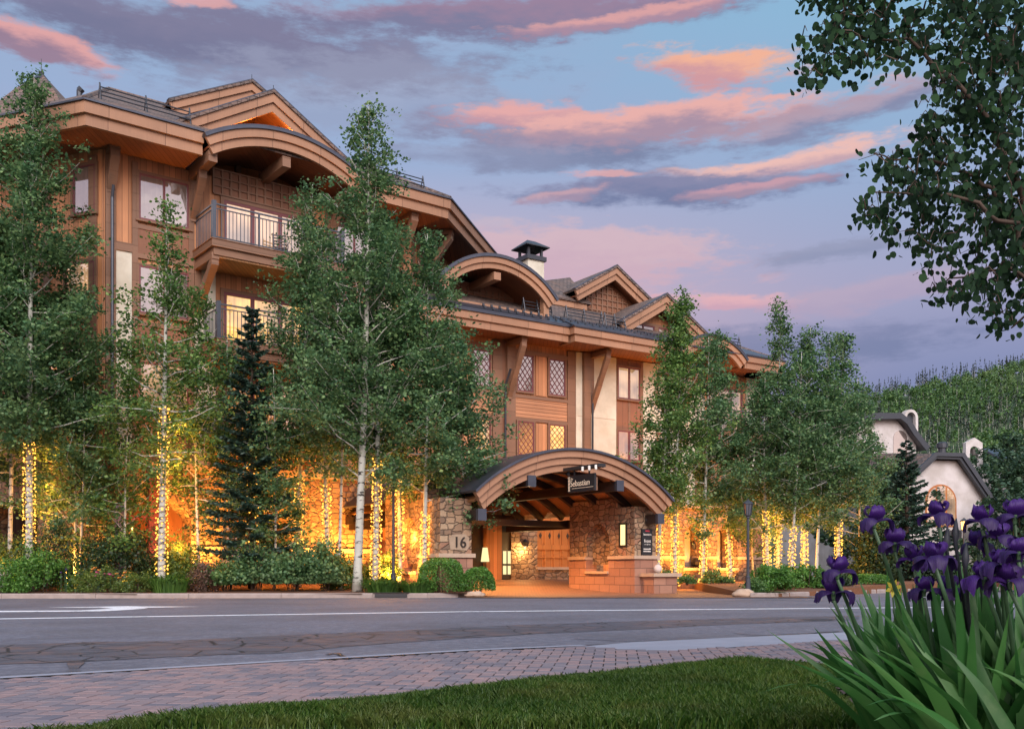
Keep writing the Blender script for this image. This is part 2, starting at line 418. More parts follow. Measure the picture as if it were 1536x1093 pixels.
def leaf(c0, c1, c2, trans=.35, rough=.5, pale=None):
    def fn(t):
        r = t.n('ShaderNodeNewGeometry').outputs['Random Per Island']
        o = t.n('ShaderNodeTexCoord').outputs['Object']
        c = t.ramp(r, [(0, rgb(*c0)), (.5, rgb(*c1)), (1, rgb(*c2))])
        n = t.noise(o, .9, 3, .6)
        c = t.mix(t.maprange(n, .35, .7, 0, .6), c, rgb(c0[0]*.75, c0[1]*.8, c0[2]*.9))
        if pale:
            n2 = t.noise(o, pale[3], 5, .7); c = t.mix(t.maprange(n2, .48, .70, 0, pale[4]), c, rgb(*pale[:3]))
        d = t.n('ShaderNodeBsdfPrincipled', Base_Color=c, Roughness=rough).outputs[0]
        tr = t.n('ShaderNodeBsdfTranslucent', Color=c).outputs[0]
        out(t, t.n('ShaderNodeMixShader', i0=trans, i1=d, i2=tr).outputs[0])
    return fn
mat('aspen_leaf', leaf((.042, .110, .046), (.105, .225, .085), (.25, .39, .14), .4, .5, (.24, .34, .13, 1.3, .6)))
mat('fresh_leaf', leaf((.050, .13, .035), (.13, .26, .06), (.28, .42, .10), .4, .5, (.28, .36, .10, 1.3, .5)))
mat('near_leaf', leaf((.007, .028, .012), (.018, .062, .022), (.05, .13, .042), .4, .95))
mat('spruce_needle', leaf((.014, .040, .026), (.028, .068, .042), (.06, .115, .08), .15))
mat('yew_leaf', leaf((.014, .034, .012), (.03, .066, .022), (.055, .11, .032), .2))
mat('shrub_leaf', leaf((.045, .12, .035), (.10, .21, .055), (.19, .32, .09)))
mat('box_leaf', leaf((.05, .15, .022), (.11, .27, .045), (.20, .40, .07)))
mat('olive_leaf', leaf((.065, .12, .02), (.13, .20, .035), (.22, .30, .06)))
mat('dry_twig', leaf((.09, .045, .03), (.15, .085, .055), (.22, .13, .09), .1))
mat('lily_blade', leaf((.045, .12, .018), (.09, .20, .03), (.15, .29, .05), .3))
mat('grass_blade', leaf((.034, .10, .012), (.072, .17, .02), (.19, .27, .06), .35, .5, (.22, .22, .06, 1.4, .55)))
mat('iris_leaf', leaf((.020, .095, .020), (.038, .145, .030), (.07, .20, .045), .35, .4, (.10, .19, .06, 6, .5)))
mat('hill_leaf', leaf((.04, .10, .03), (.085, .18, .045), (.16, .27, .07), .2, .6, (.20, .28, .10, .012, .7)))
mat('hill_pine', leaf((.025, .042, .03), (.042, .062, .046), (.08, .09, .07), .1))
mat('far_leaf', leaf((.03, .07, .035), (.055, .11, .05), (.085, .15, .07), .25))

def bark_fn(t):
    o = t.n('ShaderNodeTexCoord').outputs['Object']
    sp = t.n('ShaderNodeSeparateXYZ', i0=o)
    v = t.n('ShaderNodeCombineXYZ', i0=t.m('MULTIPLY', sp.outputs[0], 2), i1=t.m('MULTIPLY', sp.outputs[1], 2), i2=t.m('MULTIPLY', sp.outputs[2], 6)).outputs[0]
    n = t.noise(v, 1.3, 5, .65); n2 = t.noise(o, 3, 3, .6)
    c = t.mix(n2, rgb(.34, .34, .28), rgb(.55, .55, .48))
    c = t.mix(t.maprange(n, .555, .61), c, rgb(.035, .03, .028))
    out(t, pbsdf(t, c, .8, n, .4, .02))
mat('aspen_bark', bark_fn)
mat('brown_bark', simple((.075, .05, .035), .9, 0, 14, .5, .5))
mat('iris_stem', simple((.05, .11, .05), .5))
def petal(c0, c1):
    def fn(t):
        o = t.n('ShaderNodeTexCoord').outputs['Object']; n = t.noise(o, 45, 3, .6)
        w = t.n('ShaderNodeTexWave', Vector=o, Scale=60.0, Distortion=6.0).outputs[1]
        c = t.mix(t.m('MULTIPLY', t.m('ADD', n, w), .5), rgb(*c0), rgb(*c1))
        d = t.n('ShaderNodeBsdfPrincipled', Base_Color=c, Roughness=.6, Sheen_Weight=.03).outputs[0]
        tr = t.n('ShaderNodeBsdfTranslucent', Color=c).outputs[0]
        out(t, t.n('ShaderNodeMixShader', i0=.3, i1=d, i2=tr).outputs[0])
    return fn
mat('purple_petal', petal((.020, .003, .075), (.062, .009, .19)))
mat('dark_petal', petal((.012, .002, .045), (.036, .006, .11)))
mat('bud_petal', petal((.03, .02, .05), (.03, .05, .04)))
mat('yellow_petal', petal((.5, .42, .03), (.7, .6, .08)))
for nm, c in (('white_bloom', (.65, .6, .58)), ('red_bloom', (.5, .03, .04)), ('pink_bloom', (.55, .08, .22)), ('orange_bloom', (.6, .22, .03)), ('gold_bloom', (.65, .45, .03)), ('violet_bloom', (.12, .06, .30))):
    mat(nm, simple(c, .6))

# ground surfaces
def asphalt_fn(t):
    p = t.n('ShaderNodeNewGeometry').outputs['Position']
    a = t.noise(p, 24, 4, .8); b = t.noise(p, .45, 5, .6); c2 = t.noise(p, 130, 2, .7)
    sp = t.n('ShaderNodeSeparateXYZ', i0=p)
    st = t.noise(t.n('ShaderNodeCombineXYZ', i0=t.m('MULTIPLY', sp.outputs[0], .15), i1=t.m('MULTIPLY', sp.outputs[1], 1.2), i2=0.0).outputs[0], 1.0, 4, .6)
    a2 = t.noise(p, 6.5, 5, .75)
    c = t.ramp(t.m('ADD', t.m('ADD', t.m('MULTIPLY', a, .35), t.m('MULTIPLY', c2, .2)), t.m('MULTIPLY', a2, .45)), [(.3, rgb(.050, .052, .072)), (.5, rgb(.128, .128, .158)), (.68, rgb(.29, .285, .32))])
    c = t.mix(t.m('MULTIPLY', t.maprange(b, .4, .7), .45), c, rgb(.06, .055, .062))
    c = t.mix(t.m('MULTIPLY', t.maprange(st, .45, .7), .35), c, rgb(.14, .125, .125))
    out(t, pbsdf(t, c, .75, t.m('ADD', a, c2), .35, .01))
mat('asphalt', asphalt_fn)
def patch_fn(t):
    p = t.n('ShaderNodeNewGeometry').outputs['Position']
    vo = t.n('ShaderNodeTexVoronoi', {'feature': 'DISTANCE_TO_EDGE'}, Vector=p, Scale=1.9, Randomness=.9).outputs[0]
    a = t.noise(p, 45, 3, .7); b = t.noise(p, 1.6, 4, .6)
    c = t.mix(a, rgb(.030, .030, .042), rgb(.125, .12, .14))
    c = t.mix(t.maprange(b, .5, .66, 0, .75), c, rgb(.15, .095, .085))
    c = t.mix(t.maprange(b, .46, .34, 0, .5), c, rgb(.12, .12, .15))
    c = t.mix(t.maprange(t.m('ADD', vo, t.m('MULTIPLY', t.m('SUBTRACT', a, .5), .03)), .035, .012), c, rgb(.010, .010, .012))
    out(t, pbsdf(t, c, .6, a, .4, .01))
mat('worn_patch', patch_fn)
mat('tar', simple((.012, .012, .016), .5, 0, 20))
def paint_fn(t):
    p = t.n('ShaderNodeNewGeometry').outputs['Position']; n = t.noise(p, 9, 5, .75); b = t.noise(p, 1.1, 3, .6)
    w = t.maprange(t.m('ADD', n, t.m('MULTIPLY', b, .5)), .92, .80)
    out(t, pbsdf(t, t.mix(w, rgb(.16, .16, .18), rgb(.78, .80, .83)), .6, n, .2, .005))
mat('road_paint', paint_fn)
mat('concrete', simple((.29, .24, .215), .85, 0, 5, .35, .4))
mat('pale_concrete', simple((.27, .28, .33), .85, 0, 2, .18, .3))
mat('mulch', simple((.14, .062, .03), .95, 0, 22, .6, .9))
mat('number_rock', simple((.34, .25, .17), .85, 0, 6, .35, .6))
mat('soil', simple((.045, .03, .024), .95, 0, 22, .6, 1))
mat('bark_chip', leaf((.03, .018, .012), (.065, .04, .028), (.11, .07, .05), .0, .9))
mat('turf', simple((.03, .065, .014), .95, 0, 9, .4, .6))
mat('terrain', simple((.05, .09, .03), .95, 0, .3, .4, .6))
def paver_fn(t):
    r = t.n('ShaderNodeNewGeometry'); p = r.outputs['Position']
    c = t.ramp(r.outputs['Random Per Island'], [(0, rgb(.13, .12, .15)), (.35, rgb(.20, .17, .19)), (.6, rgb(.27, .19, .19)), (1, rgb(.31, .20, .19))])
    n = t.noise(p, 30, 4, .7); b = t.noise(p, .7, 3, .6)
    c = t.mix(t.m('MULTIPLY', n, .5), c, rgb(.11, .10, .11)); c = t.mix(t.maprange(b, .45, .7, 0, .4), c, rgb(.12, .11, .13))
    out(t, pbsdf(t, c, .8, n, .4, .006))
mat('paver', paver_fn)
mat('joint_sand', simple((.035, .032, .034), .95, 0, 20, .4, .3))
def drive_fn(t):
    p = t.n('ShaderNodeNewGeometry').outputs['Position']
    b = brick(t, p, .24, .12, .012, rgb(.24, .115, .07), rgb(.15, .075, .05), rgb(.05, .03, .022))
    n = t.noise(p, 8, 4, .65)
    c = t.mix(t.m('MULTIPLY', n, .5), b.outputs[0], rgb(.14, .085, .06))
    out(t, pbsdf(t, c, .65, t.m('SUBTRACT', 1, b.outputs[1]), .4, .008))
mat('drive_brick', drive_fn)
M = MAT
# ================================================================== ground
def struct(o): o['kind'] = 'structure'; return o
L = Frame(at(165, 35), 35, 37.5)          # left wing facade
RW = Frame(at(800, 46), 46, 33.5)         # right wing facade
P = Frame(at(965, 36.8), 36.8, 33.5)      # entrance portico front
def sst(a, b, x): t = min(1, max(0, (x-a)/(b-a))); return t*t*(3-2*t)
def drive_z(x, y): s, d = P.loc(x, y); return .012 + max(.42*sst(.3, 9.5, d), .15*sst(-1, 3.5, d)*sst(.8, 3, s))
def bed_z(x, y): return .13 + .042*min(9, max(0, y-30.6))
def sheet(name, pts, z, m, parent=None):
    mb = MB(); mb.add([(x, y, z) for x, y in pts], [list(range(len(pts)))])
    return struct(mb.build(name, M[m], parent))
def gridsheet(name, x0, x1, y0, y1, nx, ny, zf, m, inside=None, skirt=0):
    V = []; Fs = []; idx = {}
    for j in range(ny+1):
        for i in range(nx+1):
            x = x0+(x1-x0)*i/nx; y = y0+(y1-y0)*j/ny; idx[i, j] = len(V); V.append((x, y, zf(x, y)))
    for j in range(ny):
        for i in range(nx):
            cx = x0+(x1-x0)*(i+.5)/nx; cy = y0+(y1-y0)*(j+.5)/ny
            if inside is None or inside(cx, cy): Fs.append((idx[i, j], idx[i+1, j], idx[i+1, j+1], idx[i, j+1]))
    if skirt:
        ed = {}
        for f in Fs:
            for a, b in zip(f, f[1:]+f[:1]): ed[(a, b)] = 1
        for (a, b) in list(ed):
            if (b, a) not in ed:
                k = len(V); V += [(V[a][0], V[a][1], V[a][2]-skirt), (V[b][0], V[b][1], V[b][2]-skirt)]; Fs.append((b, a, k, k+1))
    mb = MB(); mb.add(V, Fs); return struct(mb.build(name, M[m], None, not skirt))
sheet('ground', [(-900, -60), (900, -60), (900, 1500), (-900, 1500)], -.06, 'terrain')
sheet('road', [(-70, -20), (70, -20), (70, 62), (-70, 62)], 0, 'asphalt')
# driveway under and in front of the portico
def in_drive(x, y):
    return -4.5 < x < 9.5 and y > 30.35 + (0 if x > -1.2 else (-1.2-x)*1.2) and P.loc(x, y)[1] < 9.9 and P.loc(x, y)[0] < 5.2 and P.loc(x,y)[0] > -8.6
gridsheet('driveway', -5, 10, 30, 46, 75, 80, lambda x, y: drive_z(x, y)+.004, 'drive_brick', in_drive)
kerb_l = [(-40, 30.1), (-15.5, 30.2), (-4.3, 30.75), (-2.6, 30.75), (-1.7, 31.2), (-1.35, 32.1), (-1.45, 33.2)]
kerb_r = [(7.9, 33.6), (7.35, 32.2), (7.5, 31.3), (8.3, 31.35), (10.2, 33.3), (13.2, 36.6), (24, 45), (44, 56)]
def kerb_y(k, x):
    for (a, b), (c, d) in zip(k, k[1:]):
        if a <= x <= c and c > a: return b+(d-b)*(x-a)/(c-a)
    return k[0][1] if x < k[0][0] else k[-1][1]
gridsheet('planting_bed', -40, -1.4, 30.0, 46, 96, 48, bed_z, 'mulch', lambda x, y: y > kerb_y(kerb_l[:4], x)+.1 and (x < -2.4 or y < 33.4))
def bedr(x, y): return .10 + .03*min(9, max(0, y-31))
gridsheet('shrub_bed', 7.4, 44, 31, 62, 96, 64, bedr, 'mulch', lambda x, y: x > 7.5 and y > kerb_y(kerb_r[2:], x)+.12 and y < 60, .4)
gridsheet('arcade_bed', 4.5, 13, 34, 52, 68, 144, lambda x, y: bedr(x, y)-.04, 'mulch', lambda x, y: P.loc(x, y)[1] > 1.5 and P.loc(x, y)[0] > .9 and P.loc(x, y)[1] < 9.4 and x < 12.5, .3)
def kerb(name, pts, seg):
    mb = MB()
    P2 = [pts[0]]
    for a, b in zip(pts, pts[1:]):
        n = max(1, int(math.hypot(b[0]-a[0], b[1]-a[1])/seg))
        P2 += [(a[0]+(b[0]-a[0])*i/n, a[1]+(b[1]-a[1])*i/n) for i in range(1, n+1)]
    for a, b in zip(P2, P2[1:]):
        l = math.hypot(b[0]-a[0], b[1]-a[1]); fr = Frame(a[0], a[1], math.degrees(math.atan2(b[1]-a[1], b[0]-a[0])))
        mb.prism(Frame(fr.pt(.006, 0, 0)[0], fr.pt(.006, 0, 0)[1], math.degrees(math.atan2(b[1]-a[1], b[0]-a[0]))-90), [(-.19, -.02), (0.0, -.02), (0, .11), (-.02, .145), (-.19, .15)], 0, l-.012)
    return struct(mb.build(name, M['concrete']))
kerb('kerb', kerb_l, 2.4); kerb('kerb', kerb_r, 2.0)
mb = MB(); mb.box(WF, at(563, 30.8), at(611, 30.8), 30.66, 30.74, .02, .125); mb.box(WF, at(560, 30.8), at(614, 30.8), 30.7, 30.95, .151, .165)
tag(mb.build('storm_drain', M['black_paint']), 'dark slot of a storm drain inlet set in the far kerb', 'storm drain')
# gutter pan, lane line and turn arrow
mb = MB(); mb.add([(x, y, .004) for x, y in [(-40, 29.55), (-15.5, 29.65), (-4.3, 30.2), (-2.5, 30.2), (-2.5, 30.74), (-4.3, 30.74), (-15.5, 30.2), (-40, 30.1)]], [[0, 1, 6, 7], [1, 2, 5, 6], [2, 3, 4, 5]])
struct(mb.build('gutter', M['concrete']))
def ribbon(name, pts, w, z, m):
    mb = MB(); V = []
    for i, (x, y) in enumerate(pts):
        p = pts[max(i-1, 0)]; q = pts[min(i+1, len(pts)-1)]; l = math.hypot(q[0]-p[0], q[1]-p[1])
        nx, ny = -(q[1]-p[1])/l, (q[0]-p[0])/l; ww = w[i] if isinstance(w, (list, tuple)) else w
        V += [(x-nx*ww/2, y-ny*ww/2, z), (x+nx*ww/2, y+ny*ww/2, z)]
    mb.add(V, [(2*i, 2*i+2, 2*i+3, 2*i+1) for i in range(len(pts)-1)]); return struct(mb.build(name, M[m]))
ribbon('lane_line', [(-24, 13.2), (-8.94, 17.4), (-.93, 20.45), (7.2, 22.3), (16, 24), (30, 26)], .32, .005, 'road_paint')
def gp(px, py, z=0.0): Y = F*(EYE-z)/(py-HY); return (at(px, Y), Y)
ar = [gp(*q) for q in [(-40, 916.2), (120, 915.3), (170, 912.6), (150, 911.2), (70, 911), (190, 908.8), (215, 909.3), (300, 909.6), (215, 911.3), (222, 912.3), (190, 914.6), (150, 916.8), (-40, 918.2)]]
mb = MB(); mb.add([(x, y, .006) for x, y in ar], [list(range(len(ar)))]); struct(mb.build('turn_arrow', M['road_paint']))
# worn dark band, tar seams
rp = random.Random(3)
top = [gp(*q) for q in [(-120, 975), (0, 967), (130, 963), (250, 961), (420, 953), (560, 947), (760, 938), (900, 933), (1100, 927), (1290, 923)]]
bot = [gp(*q) for q in [(1290, 929), (1100, 936), (900, 946), (760, 953), (560, 966), (420, 979), (250, 985), (130, 992), (0, 996), (-120, 1004)]]
def jag(pts, n, a, only=False):
    o = []
    for p, q in zip(pts, pts[1:]):
        for i in range(n): o.append((p[0]+(q[0]-p[0])*i/n + rp.uniform(-a, a), p[1]+(q[1]-p[1])*i/n + rp.uniform(-a, a)))
    return o+[pts[-1]]
tj, bj = jag(top, 4, .05), jag(bot, 4, .05)[::-1]
mb = MB(); mb.add([(x, y, .004) for pr in zip(tj, bj) for x, y in pr], [(2*i, 2*i+1, 2*i+3, 2*i+2) for i in range(len(tj)-1)]); struct(mb.build('road_repair', M['worn_patch']))
mb = MB(); q = [gp(*a) for a in [(100, 994), (128, 993), (118, 1002), (122, 1009), (96, 1012), (104, 1003)]]; mb.add([(x, y, .008) for x, y in q], [list(range(6))]); struct(mb.build('oil_stain', M['worn_patch']))
for pts, w in (([(490, 982), (505, 980), (520, 988)], .05), ([(880, 968), (1000, 963), (1130, 955), (1260, 947)], .06), ([(860, 958), (950, 962), (1060, 958)], .035), ([(1100, 950), (1150, 954), (1270, 949)], .04), ([(0, 960), (240, 953), (500, 949)], .02)):
    ribbon('tar_seam', jag([gp(*q) for q in pts], 5, .02), w, .009, 'tar')
# near side: concrete edging, brick walk, pale concrete apron
edge = [(-9, 3.6), (-3.96, 7.69), (-.47, 10.32), (.79, 11.02)]
ribbon('concrete_edging', edge, .13, .025, 'pale_concrete')
ribbon('edge_gap', [(x-.07, y+.10) for x, y in edge], .10, .006, 'tar')
sheet('concrete_apron', [(.7, 10.93), (1.45, 11.7), (4.5, 13.5), (9, 16), (9, 14.6), (3.75, 11.86), (1.6, 10.32)], .010, 'pale_concrete')
def side(p, poly):
    c = False; j = len(poly)-1
    for i in range(len(poly)):
        if (poly[i][1] > p[1]) != (poly[j][1] > p[1]) and p[0] < (poly[j][0]-poly[i][0])*(p[1]-poly[i][1])/(poly[j][1]-poly[i][1])+poly[i][0]: c = not c
        j = i
    return c
walk = [(-9, 3.45), (-3.96, 7.58), (-.47, 10.22), (.75, 10.9), (1.6, 10.28), (3.75, 11.8), (9, 14.5), (9, 7.2), (3.4, 7.2), (2, 7.9), (-.9, 5.6), (-2.6, 3.6), (-3.6, 2), (-8, 2)]
sheet('walk_base', walk, .008, 'joint_sand')
def herring():
    V = []; mb = MB(); a, b = .215, .1075; g = .005; ang = R_(-6); ca, sa = math.cos(ang), math.sin(ang)
    for i in range(-90, 110):
        for j in range(-40, 60):
            # herringbone: L-shaped pairs stepping diagonally
            for (ox, oy, w, h) in ((0, 0, a, b), (0, b, b, a)):
                x = i*b + j*2*a*0 + ox + j*a*1.0*0; y = oy
                x = (i*b) + ox + j*2*a; y = i*b + oy
                X0, Y0, X1, Y1 = x+g, y+g, x+w-g, y+h-g
                c = [(X0, Y0), (X1, Y0), (X1, Y1), (X0, Y1)]
                c = [(q[0]*ca-q[1]*sa-1, q[0]*sa+q[1]*ca+6) for q in c]
                m = ((c[0][0]+c[2][0])/2, (c[0][1]+c[2][1])/2)
                if side(m, walk):
                    z = .018 + rp.uniform(0, .003)
                    e = .004; k = len(V)
                    inn = [(q[0]+(m[0]-q[0])*.05, q[1]+(m[1]-q[1])*.05, z) for q in c]
                    mb.add([(q[0], q[1], z-.006) for q in c]+inn, [(4, 5, 6, 7), (0, 1, 5, 4), (1, 2, 6, 5), (2, 3, 7, 6), (3, 0, 4, 7)])
    return struct(mb.build('brick_walk', M['paver'], fix=False))
herring()
# ================================================================== hotel
HOTEL = root('hotel_building', L.pt(5, 2, 0), 'large timber and stone lodge hotel with curved eaves and lit windows', 'hotel')
HW = [M[k] for k in ('cedar_boards', 'trim_wood', 'cream_stucco', 'cedar_siding', 'brown_panel', 'field_stone', 'cap_stone')]
def offs(poly, w):
    o = []; n = len(poly)
    for i in range(n):
        def nrm(a, b): l = math.hypot(b[0]-a[0], b[1]-a[1]); return (-(b[1]-a[1])/l, (b[0]-a[0])/l)
        n1 = nrm(poly[i-1], poly[i]) if i else nrm(poly[0], poly[1]); n2 = nrm(poly[i], poly[i+1]) if i < n-1 else n1
        k = 1 + n1[0]*n2[0] + n1[1]*n2[1]
        o.append((poly[i][0]+(n1[0]+n2[0])/k*w, poly[i][1]+(n1[1]+n2[1])/k*w))
    return o
def eave(mb, poly, z0, z1, i0, i1, mi=0):
    a, b = offs(poly, i0), offs(poly, i1); n = len(poly); V = []
    for i in range(n): V += [a[i]+(z0,), a[i]+(z1,), b[i]+(z1,), b[i]+(z0,)]
    fs = []
    for i in range(n-1):
        p, q = 4*i, 4*i+4; fs += [(p, q, q+1, p+1), (p+1, q+1, q+2, p+2), (p+2, q+2, q+3, p+3), (p+3, q+3, q, p)]
    mb.add(V, fs+[(0, 1, 2, 3), (4*n-1, 4*n-2, 4*n-3, 4*n-4)], mi)
def walls(mb, poly, back, z0, z1, mi=0):
    pts = list(poly)+list(back); n = len(pts)
    mb.add([p+(z0,) for p in pts]+[p+(z1,) for p in pts], [list(range(n)), list(range(2*n-1, n-1, -1))]+[(i, (i+1) % n, n+(i+1) % n, n+i) for i in range(n)], mi)

def window(fr, s0, s1, z0, z1, d, pane, cols=2, rows=1, lattice=False, cas=.13, par=HOTEL, name='window', sill=True, fw=.055):
    if s0 > s1: s0, s1 = s1, s0
    mb = MB()
    if cas:
        mb.box(fr, s0-cas, s0, d-.07, d+.01, z0-cas, z1+cas, 1); mb.box(fr, s1, s1+cas, d-.07, d+.01, z0-cas, z1+cas, 1)
        mb.box(fr, s0, s1, d-.067, d+.01, z1, z1+cas, 1); mb.box(fr, s0, s1, d-.067, d+.01, z0-cas, z0, 1)
        if sill: mb.box(fr, s0-cas-.03, s1+cas+.03, d-.13, d-.072, z0-.09, z0-.03, 1)
    mb.box(fr, s0, s0+fw, d-.055, d, z0, z1); mb.box(fr, s1-fw, s1, d-.055, d, z0, z1)
    mb.box(fr, s0+fw, s1-fw, d-.053, d, z1-fw, z1); mb.box(fr, s0+fw, s1-fw, d-.053, d, z0, z0+fw)
    for i in range(1, cols): c = s0+(s1-s0)*i/cols; mb.box(fr, c-fw*.75, c+fw*.75, d-.05, d, z0+fw, z1-fw)
    for i in range(1, rows): c = z0+(z1-z0)*i/rows; mb.box(fr, s0+fw, s1-fw, d-.046, d, c-.02, c+.02)
    if lattice:
        a0, a1, b0, b1 = s0+fw, s1-fw, z0+fw, z1-fw; W, H = a1-a0, b1-b0; kx = W/3; kz = H/4.6
        for sg in (1, -1):
            for c in range(-6, 12):
                pts = []
                for st in range(41):
                    tt = st/40; x = W*tt; z = (c+.5)*kz + sg*x*kz/kx
                    if -1e-6 <= z <= H+1e-6: pts.append((x, z))
                if len(pts) > 1:
                    mb.tube([fr.pt(a0+pts[0][0], d-.035, b0+pts[0][1]), fr.pt(a0+pts[-1][0], d-.035, b0+pts[-1][1])], .016, 4)
    w = mb.build(name, [M['burgundy_frame'], M['trim_wood']], par)
    pb = MB()
    for i in range(cols):
        a = s0+(s1-s0)*i/cols; b = s0+(s1-s0)*(i+1)/cols; t = .006*((i*7+int(z0*3)) % 3-1)
        pb.add([fr.pt(a+.01, d-.02-t, z0+.01), fr.pt(b-.01, d-.02+t, z0+.01), fr.pt(b-.01, d-.02+t*.4, z1-.01), fr.pt(a+.01, d-.02-t*.4, z1-.01)], [(0, 1, 2, 3)])
    pb.build('pane', M[pane], w, fix=False)
    return w
def wpx(fr, d, x0, x1, yt, yb, pane, **k):   # window from its photographed corners on a facade plane
    return window(fr, fr.s(x0, d), fr.s(x1, d), fr.z(x0, yb, d), fr.z(x0, yt, d), d, pane, **k)
def lattice_panel(fr, s0, s1, z0, z1, d, par, n=None, tri=None):
    """square timber grid over a recessed board; tri: roof height by s for clipped gables"""
    mb = MB(); st = .34; zt = (lambda a: z1) if tri is None else tri
    mb.prism(fr, [(s0, z0), (s1, z0)] + [(s0+(s1-s0)*i/8, min(z1, zt(s0+(s1-s0)*i/8))) for i in range(8, -1, -1)], d+.02, d+.07, 1)
    k = s0
    while k <= s1+.01:
        if min(z1, zt(k)) > z0+.1: mb.box(fr, k-.035, k+.035, d-.04, d+.015, z0, min(z1, zt(k)))
        k += st
    z = z0
    while z <= z1+.01:
        ss = [s0+(s1-s0)*i/60 for i in range(61) if zt(s0+(s1-s0)*i/60) >= z]
        if len(ss) > 1: mb.box(fr, ss[0], ss[-1], d-.034, d+.012, z-.03, z+.03)
        z += st*.9
    return mb.build('lattice_panel', [M['trim_wood'], M['brown_panel']], par)
def brace(fr, s, d0, d1, z0, z1, w=.13, par=HOTEL):
    """angled timber bracket from the wall (d1,z0) out to the eave (d0,z1), with banded steps"""
    mb = MB(); n = 4
    mb.box(fr, s-w, s+w, d1-.10, d1, z0-.3, z1)
    for i in range(n):
        a, b = i/n, (i+1)/n; e = .012*(i % 2)
        p = [(d1-.1+(d0-d1)*a*.98, z0+(z1-z0)*a), (d1-.1+(d0-d1)*b*.98, z0+(z1-z0)*b)]
        V = []
        for (d, z) in p:
            for sx in (-1, 1):
                V += [fr.pt(s+sx*(w+e), d, z+.14), fr.pt(s+sx*(w+e), d, z-.22)]
        mb.add(V, [(0, 1, 3, 2), (4, 6, 7, 5), (0, 4, 5, 1), (2, 3, 7, 6), (0, 2, 6, 4), (1, 5, 7, 3)])
    mb.box(fr, s-w*1.15, s+w*1.15, d0-.1, d1, z1-.02, z1+.2)
    return mb.build('bracket', M['trim_wood'], par)
def railing(fr, s0, s1, d, z0, z1, par, ret=None, st=.14):
    mb = MB()
    mb.box(fr, s0, s1, d-.03, d+.03, z1-.05, z1); mb.box(fr, s0+.07, s1-.07, d-.02, d+.02, z1-.2, z1-.165); mb.box(fr, s0+.07, s1-.07, d-.02, d+.02, z0+.06, z0+.10)
    n = int((s1-s0)/st)
    for i in range(1, n):
        a = s0+(s1-s0)*i/n; w = .011
        if i % max(1, n//3) == 0: mb.box(fr, a-.03, a+.03, d-.028, d+.028, z0, z1-.052)
        else: mb.box(fr, a-w, a+w, d-w, d+w, z0+.10, z1-.2)
    for a in (s0, s1): mb.box(fr, a-.07, a+.07, d-.07, d+.07, z0, z1+.08)
    if ret:
        for a in (s0, s1):
            mb.box(fr, a-.03, a+.03, d+.07, ret, z1-.05, z1); mb.box(fr, a-.02, a+.02, d+.07, ret, z1-.2, z1-.165); mb.box(fr, a-.02, a+.02, d+.07, ret, z0+.06, z0+.10)
            m = int((ret-d)/st)
            for i in range(1, m):
                b = d+(ret-d)*i/m; mb.box(fr, a-.011, a+.011, b-.011, b+.011, z0+.1, z1-.2)
    return mb.build('railing', M['rail_metal'], par)
def roofband(fr, pts, df, db, name, par=HOTEL, th=.34, tiers=2, soffit='soffit_wood', roofmat='shingles', slab=.1, infill=None, side_beam=True):
    """curved or gabled roof: covering, stepped fascia boards along the front edge, soffit behind"""
    r = MB(); r.band(fr, pts, slab, df-.07, db); o = r.build(name, M[roofmat], par)
    e = MB(); e.band(fr, pts, .035, df-.075, df+.2, 0, -.034); e.build('metal_edge', M['roof_metal'], o)
    for k in range(tiers):
        f_ = MB(); f_.band(fr, pts, th, df+.09*k, df+.09*k+.12, 0, slab+.002+th*k); f_.build('fascia', M['fascia_wood'], o)
    s = MB(); s.band(fr, pts, .06, df+.09*tiers+.034, db, 0, slab+th*.9); s.build('soffit', M[soffit], o)
    return o
def arc(sc, zc, r, a0, a1, n=22): return [(sc + r*math.sin(a0+(a1-a0)*i/n), zc + r*math.cos(a0+(a1-a0)*i/n)) for i in range(n+1)]
def chord(s0, s1, zc, drop, n=22):
    h = (s1-s0)/2; r = (h*h+drop*drop)/(2*drop); a = math.asin(h/r); return arc((s0+s1)/2, zc-r, r, -a, a, n)
def snow_rail(fr, s0, s1, d, z, par=HOTEL, n=3):
    mb = MB()
    for k in range(n): mb.tube([fr.pt(s0, d+.05*k, z+.16*k), fr.pt(s1, d+.05*k, z+.16*k)], .024, 5)
    m = max(2, int((s1-s0)/1.3))
    for i in range(m+1):
        s = s0+(s1-s0)*i/m; mb.tube([fr.pt(s, d-.02, z-.2), fr.pt(s, d+.05*n, z+.16*n)], .03, 5); mb.tube([fr.pt(s, d+.3, z-.05), fr.pt(s, d+.05*n, z+.16*n-.05)], .02, 4)
    return mb.build('snow_rail', M['dark_metal'], par)

